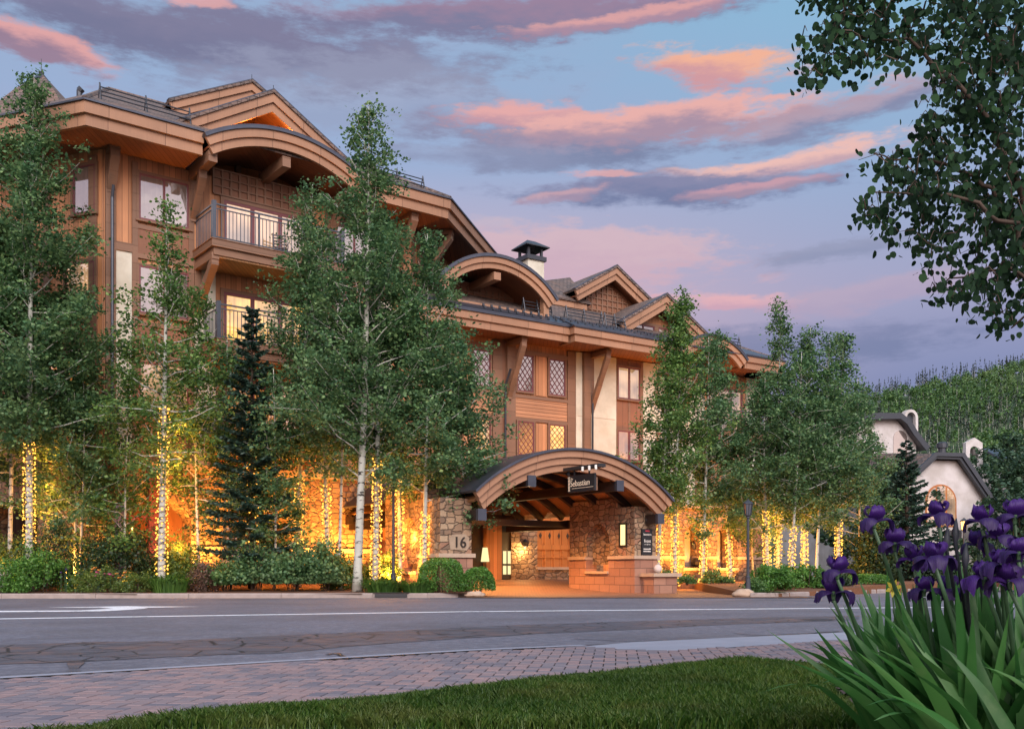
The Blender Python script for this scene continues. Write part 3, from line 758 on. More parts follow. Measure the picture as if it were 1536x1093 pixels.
# ---- left wing
ZL = 15.48
AL, BL = L.pt(-1.36, -2, 0)[:2], L.pt(13.07, -2, 0)[:2]
hd = lambda p, deg, l: (p[0]+math.sin(R_(deg))*l, p[1]+math.cos(R_(deg))*l)
A2, B2 = hd(AL, -70, 9), hd(BL, 13.8, 9)
EL = [A2, AL, BL, B2]
WL_ = offs(EL, 2.0)
backL = [L.pt(13, 14, 0)[:2], L.pt(-3, 16, 0)[:2]]
mb = MB(); walls(mb, WL_, backL, 4.5, ZL+.1, 0)
mb.build('wall', HW, HOTEL)
f_, m_, s_ = MB(), MB(), MB()
for E_ in ([A2, AL, L.pt(2.62, -2, 0)[:2]], [L.pt(8.78, -2, 0)[:2], BL, B2]):
    f_, m_, s_ = MB(), MB(), MB()
    eave(f_, E_, ZL+.38, ZL+.76, 0, .16); eave(f_, E_, ZL, ZL+.378, .12, .26); eave(m_, E_, ZL+.762, ZL+.82, -.07, .4); eave(s_, E_, ZL+.10, ZL+.16, .262, 2.3)
    f_.build('fascia', M['fascia_wood'], HOTEL); m_.build('metal_edge', M['roof_metal'], HOTEL); s_.build('soffit', M['soffit_wood'], HOTEL)
zr = 20.05; R0, R1 = L.pt(1.3, 5, zr), L.pt(10.6, 5, zr); e3 = [p+(ZL+.84,) for p in offs(EL, .02)]
bk = [L.pt(13, 15, ZL+.8), L.pt(-2, 16, ZL+.8)]
mb = MB()
for q in ([e3[1], e3[2], R1, R0], [e3[0], e3[1], R0], [e3[2], e3[3], R1], [e3[3], bk[0], R1], [bk[0], bk[1], R0, R1], [bk[1], e3[0], R0]): mb.slab(q, .08)
mb.tube([e3[1], R0], .09, 6); mb.tube([R0, R1], .1, 6); mb.tube([R1, e3[2]], .09, 6)
mb.build('roof', M['shingles'], HOTEL)
snow_rail(L, -.55, 2.55, -.9, 17.05); snow_rail(L, 9.8, 12.3, -1.2, 16.85)
# gables
def gpts(s0, sp, s1, zb, zp): return [(s0, zb), (sp, zp), (s1, zb)]
g = roofband(L, gpts(1.9, 5.76, 9.62, 16.85, 19.11), -.8, 5, 'gable_roof', th=.29)
mb = MB(); mb.prism(L, [(2.6, 15.9), (8.9, 15.9), (8.9, 16.4), (5.76, 18.25), (2.6, 16.4)], .9, 1.0); mb.build('gable_wall', M['door_wood'], g)
mb = MB()
for a in (-2.2, -.75, .75, 2.2): mb.box(L, 5.76+a-.09, 5.76+a+.09, .72, .88, 16, 18.2-abs(a)*.6)
mb.box(L, 3, 8.6, .70, .87, 16.75, 16.95); mb.build('gable_post', M['trim_wood'], g)
g2 = roofband(L, gpts(3.05, 6.51, 9.95, 19.4, 21.2), 3, 8, 'gable_roof', th=.27)
mb = MB(); mb.prism(L, [(3.6, 18), (9.4, 18), (9.4, 19.2), (6.51, 20.6), (3.6, 19.2)], 3.9, 4.0); mb.build('gable_wall', M['brown_panel'], g2)
# eyebrow roof over the balcony bay
eb = roofband(L, chord(2.55, 8.85, 17.02, .93), -2.25, 1.2, 'arched_roof', th=.29, roofmat='roof_metal')
mb = MB()
for s, z0 in ((2.95, 15.35), (5.75, 15.85), (8.5, 15.35)): mb.box(L, s-.16, s+.16, -2.0, .2, z0-.05, z0+.33)
mb.build('outlooker', M['trim_wood'], eb)
brace(L, 2.95, -.95, -.02, 14.0, 15.25); brace(L, 8.45, -.95, -.02, 14.0, 15.25); brace(L, .02, -.5, -.02, 14.4, 15.45, .15); brace(L, 11.6, -1.5, -.02, 13.4, 15.4, .15)
lattice_panel(L, 3.7, 7.7, 14.95, 15.9, -.06, HOTEL)
# facade of the left wing: posts, stucco panels, bands
mb = MB()
mb.box(L, -.17, .17, -.10, .04, 4.5, 15.4, 1)
for a, b in ((.2, .74), (2.97, 3.8)): mb.box(L, a, b, -.03, .04, 4.7, 12.15, 2)
mb.box(L, 8.0, 8.5, -.03, .04, 4.7, 12.15, 2); mb.box(L, 10.75, 11.4, -.03, .04, 4.7, 12.15, 2)
for s0, s1 in ((.74, 2.97), (8.5, 10.75)):
    mb.box(L, s0, s0+.2, -.085, .04, 4.6, 15.4, 1); mb.box(L, s1-.2, s1, -.085, .04, 4.6, 15.4, 1)
    for z in (13.05, 12.0, 9.6, 8.5, 6.2): mb.box(L, s0+.2, s1-.2, -.08, .04, z, z+.16, 1)
    for z in (12.16, 8.66): mb.box(L, s0+.2, s1-.2, -.05, .04, z, z+.9, 4)
mb.box(L, .17, .74, -.08, .04, 12.15, 12.45, 1); mb.box(L, 2.97, 11.6, -.08, .04, 12.15, 12.4, 1)
mb.build('wall_trim', HW, HOTEL)
mb = MB(); mb.tube([L.pt(0.02, -.2, 4.5), L.pt(.02, -.2, 13.9), L.pt(.02, -.35, 14.3)], .055, 8); mb.build('downspout', M['rail_metal'], HOTEL)
for s in (8.95,): pass
for (s0, s1) in ((.98, 2.76), (8.74, 10.5)):
    window(L, s0, s1, 13.4, 15.03, -.03, 'glass_sky', cas=.1)
    window(L, s0, s1, 10.05, 11.75, -.03, 'glass_sky', cas=.08); window(L, s0, s1, 6.6, 8.3, -.03, 'glass_mixed', cas=.08)
for z, pn, pn2 in ((12.62, 'glass_mixed', 0), (9.17, 'glass_warm', 0), (5.75, 'glass_amber', 0)):
    window(L, 4.1, 7.5, z+.05, z+2.15, -.03, pn, cols=3, cas=.13, name='glass_door', fw=.11)
def balcony(fr, s0, s1, df, zf, par=HOTEL, h=1.27):
    mb = MB(); mb.box(fr, s0, s1, df, 0, zf-.28, zf-.03); mb.box(fr, s0+.1, s1-.1, df+.1, 0, zf-.55, zf-.282); mb.box(fr, s0-.03, s1+.03, df-.03, 0, zf-.028, zf)
    o = mb.build('balcony', M['trim_wood'], par)
    b = MB(); b.box(fr, s0+.15, s1-.15, df+.16, -.03, zf-.62, zf-.552); b.build('soffit', M['ceiling_wood'], o)
    railing(fr, s0+.1, s1-.1, df+.1, zf, zf+h, o, -.05); return o
balcony(L, 2.92, 8.2, -2.0, 12.62); balcony(L, 3.2, 8.0, -1.7, 9.17); balcony(L, 3.2, 8.0, -1.7, 5.75)
brace(L, 3.1, -1.75, -.03, 10.6, 11.95, .12); brace(L, 7.95, -1.75, -.03, 10.6, 11.95, .12)
# chamfered corners
c0, c1 = WL_[1], WL_[2]
th0 = math.degrees(math.atan2(WL_[1][1]-WL_[0][1], WL_[1][0]-WL_[0][0]))
CL = Frame(*WL_[0], th0); lc = math.hypot(WL_[1][0]-WL_[0][0], WL_[1][1]-WL_[0][1])
wpx(CL, -.03, 111, 144, 252, 323, 'glass_sky', cols=1, cas=.1); wpx(CL, -.03, 100, 143, 397, 470, 'glass_mixed', cols=1, cas=.1); wpx(CL, -.03, 60, 143, 545, 610, 'glass_amber', cols=2, cas=.1)
mb = MB()
for z in (12.0, 8.5): mb.box(CL, lc-5, lc-.2, -.06, .02, z, z+.28, 1)
mb.box(CL, lc-.55, lc-.2, -.07, .02, 4.6, 15.4, 1); mb.box(CL, lc-2.6, lc-2.3, -.07, .02, 4.6, 15.4, 1); mb.build('wall_trim', HW, HOTEL)
CR = Frame(*WL_[2], 90-13.8)
mb = MB()
for z in (12.0, 8.5): mb.box(CR, .2, 6, -.06, .02, z, z+.28, 1)
mb.box(CR, .1, .4, -.07, .02, 4.6, 15.4, 1); mb.box(CR, .4, 6, -.03, .02, 4.7, 12, 2); mb.build('wall_trim', HW, HOTEL)
window(CR, 1.2, 3.2, 13.3, 15, -.04, 'glass_sky'); window(CR, 1.2, 3.2, 9.9, 11.6, -.04, 'glass_mixed')
bx = CR.pt(1.0, -.03, 0); brace(CR, .9, -1.5, -.02, 13.5, 15.35, .14)
# turret roof behind the corner
tx, ty = at(62, 44), 44
mb = MB(); prof = [(3.0, 19.3), (1.9, 20.6), (1.0, 21.75), (.08, zat(112, 44))]
V = []
for r, z in prof: V += [(tx+r*c*.9, ty+r*s_*.9, z) for c, s_ in ((-1, -.75), (1, -1), (1.1, 1), (-1, 1))]
mb.add(V, [(i*4+k, i*4+(k+1) % 4, i*4+4+(k+1) % 4, i*4+4+k) for i in range(3) for k in range(4)]+[(0, 3, 2, 1), (12, 13, 14, 15)])
o = mb.build('turret_roof', M['shingles'], HOTEL)
mb = MB(); mb.lathe(tx, ty, [(.35, zat(122, 44)), (.12, zat(112, 44)), (.1, zat(111, 44)), (.13, zat(109, 44)), (.02, zat(108, 44)), (.012, zat(88, 44))], 8); mb.build('finial', M['dark_metal'], o)
mb = MB(); mb.tube([(at(119, 42), 42, zat(150, 42)), (at(119, 42), 42, zat(136, 42))], .12, 8); mb.tube([(at(119, 42), 42, zat(137, 42)), (at(123, 42), 42, zat(133, 42))], .15, 8); mb.build('roof_vent', M['dark_metal'], HOTEL)
mb = MB()
for px, py, s, d in ((374, 112, 6.5, 3), (407, 128, 5.76, -.8)): x, y, _ = L.pt(s, d, 0); mb.tube([(x, y, zat(py+10, y)), (x, y, zat(py, y))], .012, 4)
mb.build('lightning_rod', M['dark_metal'], HOTEL)
# ground floor of the left wing in stone, open bays between the piers
mb = MB()
bays = [(L.s(x0, -.25), L.s(x1, -.25)) for x0, x1 in ((166, 196), (286, 335), (440, 566), (600, 690))]
for a, b in bays: mb.box(L, a, b, -.3, 1.2, 0, 4.6, 5); mb.box(L, a-.06, b+.06, -.38, 1.0, 1.55, 1.72, 6)
mb.box(CL, lc-2.6, lc+.1, -.3, 1.2, 0, 4.6, 5); mb.box(CL, lc-9, lc-5.4, -.3, 1.2, 0, 4.6, 5)
mb.box(CL, lc-5.4, lc-2.6, -.25, 1.1, 3.3, 4.5, 5)
for (a, b), (c, d) in zip(bays, bays[1:]):
    n = 12; hgt = .75
    poly = [(b, 4.55)] + [(b+(c-b)*i/n, 2.75+hgt*math.sin(math.pi*i/n)**.7) for i in range(n+1)] + [(c, 4.55)]
    mb.prism(L, poly, -.25, 1.0, 5)
mb.box(L, bays[0][0], 12.4, -.42, 1.3, 4.5, 4.72, 6)
mb.build('stone_base', HW, HOTEL)
mb = MB(); mb.box(L, -1, 12.3, 2.6, 2.7, 0, 4.6); mb.box(CL, 0, lc+1.5, 2.9, 3.0, 0, 4.6); mb.box(L, -1, 12.3, -.2, 2.6, 4.3, 4.48); mb.build('recessed_wall', M['brown_panel'], HOTEL)
for a, b, p in ((.2, 1.0, 'glass_dark'), (1.35, 2.15, 'glass_amber'), (4.9, 5.9, 'glass_amber'), (8.6, 9.5, 'glass_warm')): window(L, a, b, .9, 2.7, 2.58, p, cols=2, rows=3, cas=.08)
mb = MB(); xx = L.s(230, -1.4); mb.box(L, xx-.2, xx+.2, -1.6, -1.2, .2, L.z(230, 700, -1.4)); x0 = L.s(168, -1.4); mb.box(L, x0, xx-.2, -1.5, -1.3, L.z(200, 779, -1.4), L.z(200, 772, -1.4)); mb.build('awning_post', M['red_post'], HOTEL)
mb = MB(); x0 = L.s(178, -1.6); mb.box(L, x0-.13, x0+.13, -1.73, -1.51, .2, L.z(178, 758, -1.6)); mb.build('awning_post', M['lilac_post'], HOTEL)

# ---- right wing
ZR = 11.15
mb = MB(); back = [RW.pt(16, 12, 0)[:2], RW.pt(-8, 12, 0)[:2]]
wr = [RW.pt(-8, 0, 0)[:2], RW.pt(15.0, 0, 0)[:2]]
walls(mb, wr, back, 0.2, ZR+.5, 0); mb.build('wall', HW, HOTEL)
E1 = [RW.pt(-7, -1.8, 0)[:2], RW.pt(.75, -1.8, 0)[:2]]
E2 = [RW.pt(.75, -.9, 0)[:2], RW.pt(.75, -2.15, 0)[:2], RW.pt(14.6, -2.15, 0)[:2], hd(RW.pt(14.6, -2.15, 0)[:2], 5, 7)]
f_, m_, s_ = MB(), MB(), MB()
for E_ in (E1, E2[:2]+[RW.pt(7.15, -2.15, 0)[:2]], [RW.pt(11.7, -2.15, 0)[:2]]+E2[2:]):
    f_, m_ = MB(), MB()
    eave(f_, E_, ZR+.32, ZR+.64, 0, .14); eave(f_, E_, ZR, ZR+.318, .10, .22); eave(m_, E_, ZR+.642, ZR+.70, -.07, .5)
    f_.build('fascia', M['fascia_wood'], HOTEL); m_.build('metal_edge', M['roof_metal'], HOTEL)
s_.box(RW, -7, 7.15, -1.58, .3, ZR+.1, ZR+.16); s_.box(RW, 11.7, 14.4, -1.58, .3, ZR+.1, ZR+.16); eave(s_, E2[2:], ZR+.1, ZR+.16, .3, 2.0)
s_.build('soffit', M['soffit_wood'], HOTEL)
mb = MB(); sl = .5
def rz(d): return ZR+.74+(d+1.95)*sl
mb.slab([RW.pt(-7, -1.85, rz(-1.9)), RW.pt(.75, -1.85, rz(-1.9)), RW.pt(.75, -.55, rz(-.6)), RW.pt(-7, -.55, rz(-.6))], .05)
mb.slab([RW.pt(.75, -2.2, rz(-2.15)+.03), RW.pt(14.6, -2.2, rz(-2.15)+.03), RW.pt(13.3, -.55, rz(-.6)+.03), RW.pt(.75, -.55, rz(-.6)+.03)], .06)
mb.build('roof_apron', M['roof_metal'], HOTEL)
mb = MB(); zt = rz(6)
mb.slab([RW.pt(-7, -.56, rz(-.6)), RW.pt(13.3, -.56, rz(-.6)), RW.pt(9.2, 6, zt), RW.pt(-7, 6, zt)], .08)
e_ = E2[3]+(ZR+.72,); mb.slab([RW.pt(14.6, -2.15, ZR+.72), e_, RW.pt(9.2, 6, zt)], .08); mb.slab([RW.pt(13.3, -.56, rz(-.6)-.02), RW.pt(14.6, -2.15, ZR+.70), RW.pt(9.2, 6, zt-.02)], .06)
mb.slab([RW.pt(9.2, 6, zt), RW.pt(14, 13, ZR+1), RW.pt(-7, 13, ZR+1), RW.pt(-7, 6, zt)], .08); mb.slab([e_, RW.pt(14, 13, ZR+1), RW.pt(9.2, 6, zt)], .08)
mb.build('roof', M['shingles'], HOTEL)
for a, b in ((-.9, .6), (1.5, 3.6), (3.8, 5.0), (11.2, 12.9)): snow_rail(RW, a, b, -.65, rz(-.55)+.12)
for i in range(38):
    for j in range(2):
        s = -3.6+i*.42+.2*j; d = -1.55+.45*j
        if s < 13: mb = MB(); mb.box(RW, s-.05, s+.05, d-.03, d+.03, rz(d)+.0, rz(d)+.11); mb.build('snow_guard', M['dark_metal'], HOTEL)
# dormers and gables of the right wing
eb = roofband(RW, chord(-5.7, .6, 14.66, 1.5), -1.1, 3, 'arched_roof', th=.24, roofmat='roof_metal')
mb = MB(); mb.box(RW, -5.4, .2, 1.2, 1.3, 12, 13.6); mb.prism(RW, [(-5, 13.6), (0, 13.6), (-1.2, 14), (-3.9, 14)], 1.2, 1.3); mb.build('dormer_wall', M['brown_panel'], eb)
lattice_panel(RW, -4.9, -.3, 12.95, 13.75, 1.14, HOTEL)
mb = MB(); mb.box(RW, -.05, .25, -.9, -.6, 12.2, 13.5); mb.box(RW, -2.75, -2.4, -.95, 1.2, 13.62, 13.95); mb.box(RW, -5.2, .3, -.85, -.7, 12.3, 12.5); mb.build('outlooker', M['fascia_wood'], eb)
g = roofband(RW, gpts(3.9, 6.61, 9.3, 14.95, 16.56), 2, 6, 'gable_roof', th=.26)
mb = MB(); mb.prism(RW, [(4.4, 13), (8.9, 13), (8.9, 14.7), (6.61, 16.0), (4.4, 14.7)], 2.8, 2.9); mb.build('gable_wall', M['brown_panel'], g)
lattice_panel(RW, 5.2, 8.0, 14.0, 15.8, 2.72, HOTEL, tri=lambda a: 15.75-abs(a-6.61)*.62)
g = roofband(RW, gpts(4.75, 7.78, 10.85, 12.9, 14.71), -.5, 5, 'gable_roof', th=.28)
mb = MB(); mb.prism(RW, [(5.2, 11.4), (10.4, 11.4), (10.4, 12.6), (7.78, 14.1), (5.2, 12.6)], .4, .5); mb.build('gable_wall', M['cedar_boards'], g)
window(RW, 6.2, 7.7, 12.1, 13.2, .36, 'glass_sky', cols=2); window(RW, 7.95, 9.4, 12.1, 13.2, .36, 'glass_mixed', cols=2)
eb = roofband(RW, chord(7.1, 11.75, 12.52, .98), -2.2, .4, 'arched_roof', th=.26, roofmat='roof_metal')
mb = MB(); mb.box(RW, 9.3, 9.65, -1.95, .1, 11.45, 11.75); mb.build('outlooker', M['fascia_wood'], eb)
mb = MB(); ep = [RW.pt(-.3, 4.0, 0)[:2], RW.pt(-.3, 2.4, 0)[:2], RW.pt(5.0, 2.4, 0)[:2]]
eave(mb, ep, 14.1, 14.42, .0, .14); eave(mb, ep, 13.8, 14.1, .08, .2); mb.build('fascia', M['fascia_wood'], HOTEL)
mb = MB(); mb.slab([RW.pt(-.4, 2.3, 14.46), RW.pt(5.2, 2.3, 14.46), RW.pt(RW.s(855, 6), 6, RW.z(855, 416, 6))], .06); mb.slab([RW.pt(-.4, 2.3, 14.46), RW.pt(RW.s(855, 6), 6, RW.z(855, 416, 6)), RW.pt(-.4, 9, 14.46)], .06)
mb.slab([RW.pt(5.2, 2.3, 14.46), RW.pt(6, 9, 14.46), RW.pt(RW.s(855, 6), 6, RW.z(855, 416, 6))], .06); mb.build('roof', M['shingles'], HOTEL)
mb = MB(); mb.box(RW, -.1, 5, 2.62, 2.7, 12.6, 13.9); mb.build('dormer_wall', M['brown_panel'], HOTEL)
s0, s1 = RW.s(792, 4), RW.s(816, 4); zc = RW.z(803, 390, 4)
mb = MB(); mb.box(RW, s0, s1, 4, 5, 13, zc, 0); mb.box(RW, s0-.1, s1+.1, 3.9, 5.1, zc, zc+.22, 1)
for a in (s0+.1, s1-.1):
    for d in (4.1, 4.9): mb.box(RW, a-.06, a+.06, d-.06, d+.06, zc+.22, zc+.72, 1)
o = mb.build('chimney', [M['cream_stucco'], M['dark_metal']], HOTEL)
mb = MB(); z1 = zc+.72; q = [RW.pt(s0-.22, 3.78, z1), RW.pt(s1+.22, 3.78, z1), RW.pt(s1+.22, 5.22, z1), RW.pt(s0-.22, 5.22, z1)]; r0, r1 = RW.pt(s0+.3, 4.5, z1+.42), RW.pt(s1-.2, 4.5, z1+.42)
mb.slab([q[0], q[1], r1, r0], .05); mb.slab([q[2], q[3], r0, r1], .05); mb.slab([q[1], q[2], r1], .05); mb.slab([q[3], q[0], r0], .05); mb.build('chimney_cap', M['dark_metal'], o)
# facade of the right wing
mb = MB(); S = lambda px: RW.s(px, 0)
Zp = lambda px, py: RW.z(px, py, 0)
for a, b in ((738, 752), (757, 772), (850, 862)): mb.box(RW, S(a), S(b), -.09, .02, 2, 11.2, 1)
mb.box(RW, S(752), S(757), -.06, .02, 2, 11.2, 4)
mb.box(RW, S(803), S(819), -.05, .02, Zp(776, 590), Zp(776, 524), 0); mb.box(RW, S(803), S(819), -.05, .02, 5.6, Zp(776, 632), 0)
for a, b in ((700, 738), (772, 850)):
    mb.box(RW, S(a), S(b), -.04, .02, Zp(776, 628), Zp(776, 594), 3)
    for y in (594, 628): z = Zp(776, y); mb.box(RW, S(a), S(b), -.08, .02, z-.07, z+.07, 1)
    mb.box(RW, S(a), S(b), -.08, .02, Zp(776, 530), Zp(776, 524), 1)
mb.box(RW, S(862), S(922), -.12, .02, 2, 11.2, 2); mb.box(RW, S(864), S(920), -.125, -.12, Zp(776, 615), Zp(776, 614), 6)
mb.box(RW, S(871), S(881), -.3, -.12, 4, 11.2, 1)
mb.box(RW, S(922), S(963), -.06, .02, 4, 11.2, 4); mb.box(RW, S(963), S(1055), -.10, .02, 3.5, 11.2, 2)
for a in (922, 942, 961): mb.box(RW, S(a)-.05, S(a)+.08, -.09, .02, 4, 11.2, 1)
mb.box(RW, S(1055), S(1116), -.05, .02, 3.5, 11.2, 0); mb.box(RW, S(1117), S(1131), -.14, .02, .2, 11.2, 2); mb.box(RW, S(1132), S(1137), -.2, .02, .2, 11.2, 1)
mb.build('wall_trim', HW, HOTEL)
for x0, x1, yt, yb, p, lt in ((708, 735, 523, 578, 'glass_sky', 1), (775, 799, 531, 586, 'glass_sky', 1), (823, 847, 538, 592, 'glass_sky', 1), (708, 735, 627, 676, 'glass_warm', 1), (776, 800, 631, 682, 'glass_amber', 1), (823, 847, 636, 682, 'glass_warm', 1)):
    wpx(RW, -.04, x0, x1, yt, yb, p, cols=1, lattice=True, cas=.07, sill=False)
wpx(RW, -.07, 926, 959, 549, 597, 'glass_mixed', cols=2, cas=.06); wpx(RW, -.07, 926, 959, 645, 689, 'glass_amber', cols=2, cas=.06)
wpx(RW, -.06, 985, 1020, 560, 606, 'glass_sky', cols=2, cas=.06); wpx(RW, -.06, 985, 1020, 650, 692, 'glass_amber', cols=2, cas=.06)
for yt, yb, p in ((580, 645, 'glass_mixed'), (672, 725, 'glass_amber')): wpx(RW, -.06, 1062, 1112, yt, yb, p, cols=3, cas=.07, name='glass_door', fw=.09)
sA, sB = S(1050), S(1117)
balcony(RW, sA, sB, -1.3, Zp(1060, 650), h=1.15); balcony(RW, sA, sB, -1.3, Zp(1060, 733), h=1.15)
lattice_panel(RW, 8.2, 10.9, 10.75, 11.2, -.16, HOTEL)
brace(RW, S(761), -1.3, -.1, 8.9, 11.0, .12); brace(RW, S(884), -1.4, -.12, 8.7, 11.0, .12); brace(RW, S(1020), -1.4, -.12, 9, 11.0, .12)
mb = MB(); mb.tube([RW.pt(S(754.5), -.2, 2), RW.pt(S(754.5), -.2, 9.2), RW.pt(S(757), -.5, 9.9)], .05, 8); mb.tube([RW.pt(S(882), -.36, 3), RW.pt(S(882), -.36, 9.2)], .05, 8); mb.build('downspout', M['dark_metal'], HOTEL)
# stone arcade at the right end
mb = MB(); D = -1.6; S2 = lambda px: RW.s(px, D); Z2 = lambda px, py: RW.z(px, py, D)
for a, b in ((960, 1027), (1060, 1076), (1106, 1150)): mb.box(RW, S2(a), S2(b), D, D+1.1, 0, 3.9, 5); mb.box(RW, S2(a)-.05, S2(b)+.05, D-.07, D+1, Z2(1000, 838), Z2(1000, 833), 6)
for a, b in ((1027, 1060), (1076, 1106)):
    n = 10; x0, x1 = S2(a), S2(b)
    mb.prism(RW, [(x0, 3.88)]+[(x0+(x1-x0)*i/n, 2.5+.7*math.sin(math.pi*i/n)**.7) for i in range(n+1)]+[(x1, 3.88)], D+.03, D+1, 5)
    mb.box(RW, x0, x1, D+.05, D+.9, 0, .85, 5); mb.box(RW, x0-.1, x1+.1, D-.04, D+.95, .85, .98, 6)
mb.box(RW, S2(960), S2(1150)+.1, D-.1, 0, 3.9, 4.08, 6); mb.box(RW, S2(1074), S2(1108), D+.2, 0, 4.0, Z2(1090, 690), 5); mb.box(RW, S2(1072), S2(1110), D+.1, 0, Z2(1090, 692), Z2(1090, 688), 6)
mb.build('stone_base', HW, HOTEL)
mb = MB(); mb.box(RW, S2(985), S2(1150), -.32, -.2, 0, 3.9); mb.build('recessed_wall', M['white_stucco'], HOTEL)
# back of the porch: stone piers, dark doorways, timber carriage doors
Db = -.35; S3 = lambda px: RW.s(px, Db); Z3 = lambda px, py: RW.z(px, py, Db)
mb = MB()
mb.box(RW, S3(767), S3(806), Db, 0, .2, 4.3, 5); mb.box(RW, S3(857), S3(905), Db, 0, .2, 4.3, 5); mb.box(RW, S3(806), S3(857), Db, 0, .2, Z3(830, 851), 5); mb.box(RW, S3(804), S3(859), Db-.1, .0, Z3(830, 854), Z3(830, 850), 6)
mb.box(RW, S3(728), S3(751), Db-.1, 0, .2, 4.3, 0); mb.box(RW, S3(640), S3(704), Db, 0, .2, 4.3, 5)
mb.build('stone_base', HW, HOTEL)
mb = MB(); mb.box(RW, S3(806), S3(857), Db+.1, 0, Z3(830, 850), Z3(830, 768)); mb.box(RW, S3(806), S3(857), Db+.02, Db+.1, Z3(830, 824), Z3(830, 817))
for px in (806, 818.5, 832, 845, 856): mb.box(RW, S3(px)-.03, S3(px)+.05, Db+.04, Db+.1, Z3(830, 851), Z3(830, 786))
mb.box(RW, S3(806), S3(857), Db+.03, Db+.1, Z3(830, 836.5), Z3(830, 835)); o = mb.build('carriage_door', M['door_wood'], HOTEL)
mb = MB()
for px in (812, 826, 840, 853):
    c, z = S3(px), Z3(830, 803); mb.prism(RW, [(c, z-.14), (c+.07, z), (c, z+.14), (c-.07, z)], Db+.07, Db+.12)
mb.build('diamond_inlay', M['black_paint'], o)
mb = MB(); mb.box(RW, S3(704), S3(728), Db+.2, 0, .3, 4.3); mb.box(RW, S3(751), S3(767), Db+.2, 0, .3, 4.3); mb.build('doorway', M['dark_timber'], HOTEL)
mb = MB(); mb.box(RW, S3(754), S3(768), Db+.08, Db+.18, Z3(760, 868), Z3(760, 784)); o = mb.build('entrance_door', M['black_paint'], HOTEL)
for a, b in ((756, 760.5), (763, 767.5)):
    for y0, y1 in ((861, 848), (845, 826), (784.5, 779)): mb = MB(); mb.box(RW, S3(a), S3(b), Db+.05, Db+.12, Z3(760, y0), Z3(760, y1)); mb.build('door_light', M['door_glow'], o)
# ================================================================== entrance portico
PORT = root('entrance_portico', P.pt(-3.6, 3, 0), 'arched timber entrance porch on stone piers over the driveway', 'porch')
sc, zc, Rr = -3.57, 4.95, 6.35; zo = zc-Rr
aa = math.asin(4.22/Rr); A_ = lambda r, a0=-aa, a1=aa, n=36: arc(sc, zo, r, a0, a1, n)
DF = -.85
mb = MB(); mb.band(P, A_(Rr+.08), .08, DF-.1, 9.6); o = mb.build('arched_roof', M['roof_metal'], PORT)
for k in range(3):
    mb = MB(); mb.band(P, A_(Rr-.23*k-.002*k), .228, DF+.10*k, DF+.10*k+.16); mb.build('fascia', M['fascia_wood'], o)
mb = MB(); mb.band(P, A_(Rr-.30), .06, DF+.4, 9.5); mb.build('ceiling', M['ceiling_wood'], PORT)
ar_ = aa*.985
for k, d in enumerate((.9, 2.4, 3.9, 5.4, 6.9, 8.4)):
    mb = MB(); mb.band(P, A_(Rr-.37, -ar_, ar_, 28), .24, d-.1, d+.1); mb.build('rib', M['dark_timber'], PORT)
for s in (-7.45, -5.5, -1.7, .22):
    z = zo+math.sqrt((Rr-.62)**2-(s-sc)**2) if abs(s-sc) < 5 else 3
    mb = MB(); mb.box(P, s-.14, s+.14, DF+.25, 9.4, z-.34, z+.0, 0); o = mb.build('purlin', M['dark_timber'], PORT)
    mb = MB(); mb.box(P, s-.16, s+.16, DF+.12, DF+.252, z-.36, z+.02); mb.build('end_cap', M['roof_metal'], o)
mb = MB(); mb.box(P, -7.8, .5, 4.8, 5.1, 2.62, 2.86); mb.build('tie_beam', M['dark_timber'], PORT)
mb = MB(); mb.box(P, -7.75, -7.3, 8.9, 9.3, 2.7, 3.0); mb.box(P, -7.5, .4, 9.05, 9.25, 2.95, 3.3); mb.build('beam', M['dark_timber'], PORT)
def pier(s0, s1, sn, sgn):
    """front pier with a stone side wall running inward; red blockwork base under a cap course"""
    mb = MB(); zcap = 1.27
    ztop = 3.2
    mb.box(P, s0, s1, 0, 1.0, zcap+.1, ztop, 0); mb.box(P, s0-.03, s1+.03, -.03, 1.0, 0, zcap, 1); mb.box(P, s0-.1, s1+.1, -.10, 1.02, zcap, zcap+.13, 2)
    o = mb.build('pier', [M['field_stone'], M['red_ashlar'], M['cap_stone']], PORT)
    mb = MB(); a, b = (s0, s0+.5) if sgn < 0 else (s1-.5, s1)
    a, b = s0+.02, s0+.52
    nd0, nd1 = 1.5, 2.9                                        # niche between these depths, arched
    h0 = 1.05
    mb.box(P, a, b, 1.0, nd0, zcap+.1, ztop+.35, 0); mb.box(P, a, b, nd1, 4.0, zcap+.1, ztop+.35, 0)
    fr2 = Frame(*P.pt(0, 0, 0)[:2], 33.5+90)
    n = 10; w = nd1-nd0
    # in fr2 s runs along d, d runs along -s
    mb.prism(fr2, [(nd0, ztop+.35)]+[(nd0+w*i/n, 2.15+.5*math.sin(math.pi*i/n)**.8) for i in range(n+1)]+[(nd1, ztop+.35)], -b, -a, 0)
    mb.box(P, a+.3, b, nd0, nd1, zcap-.2, 2.8, 0)
    mb.box(P, a-.04, b, 1.0, nd0, 0, zcap, 1); mb.box(P, a-.04, b, nd1, 4.0, 0, zcap, 1); mb.box(P, a-.03, b, nd0, nd1, 0, .72, 1); mb.box(P, a-.1, b, nd0, nd1, .72, .82, 2)
    mb.box(P, a-.1, b, 1.02, nd0, zcap, zcap+.12, 2); mb.box(P, a-.1, b, nd1, 4.0, zcap, zcap+.12, 2)
    mb.build('side_wall', [M['field_stone'], M['red_ashlar'], M['cap_stone']], PORT)
    return o
PR = (-.42, .62); PL = (-8.6, -7.42)
pier(*PR, 0, -1); pier(*PL, 0, -1)
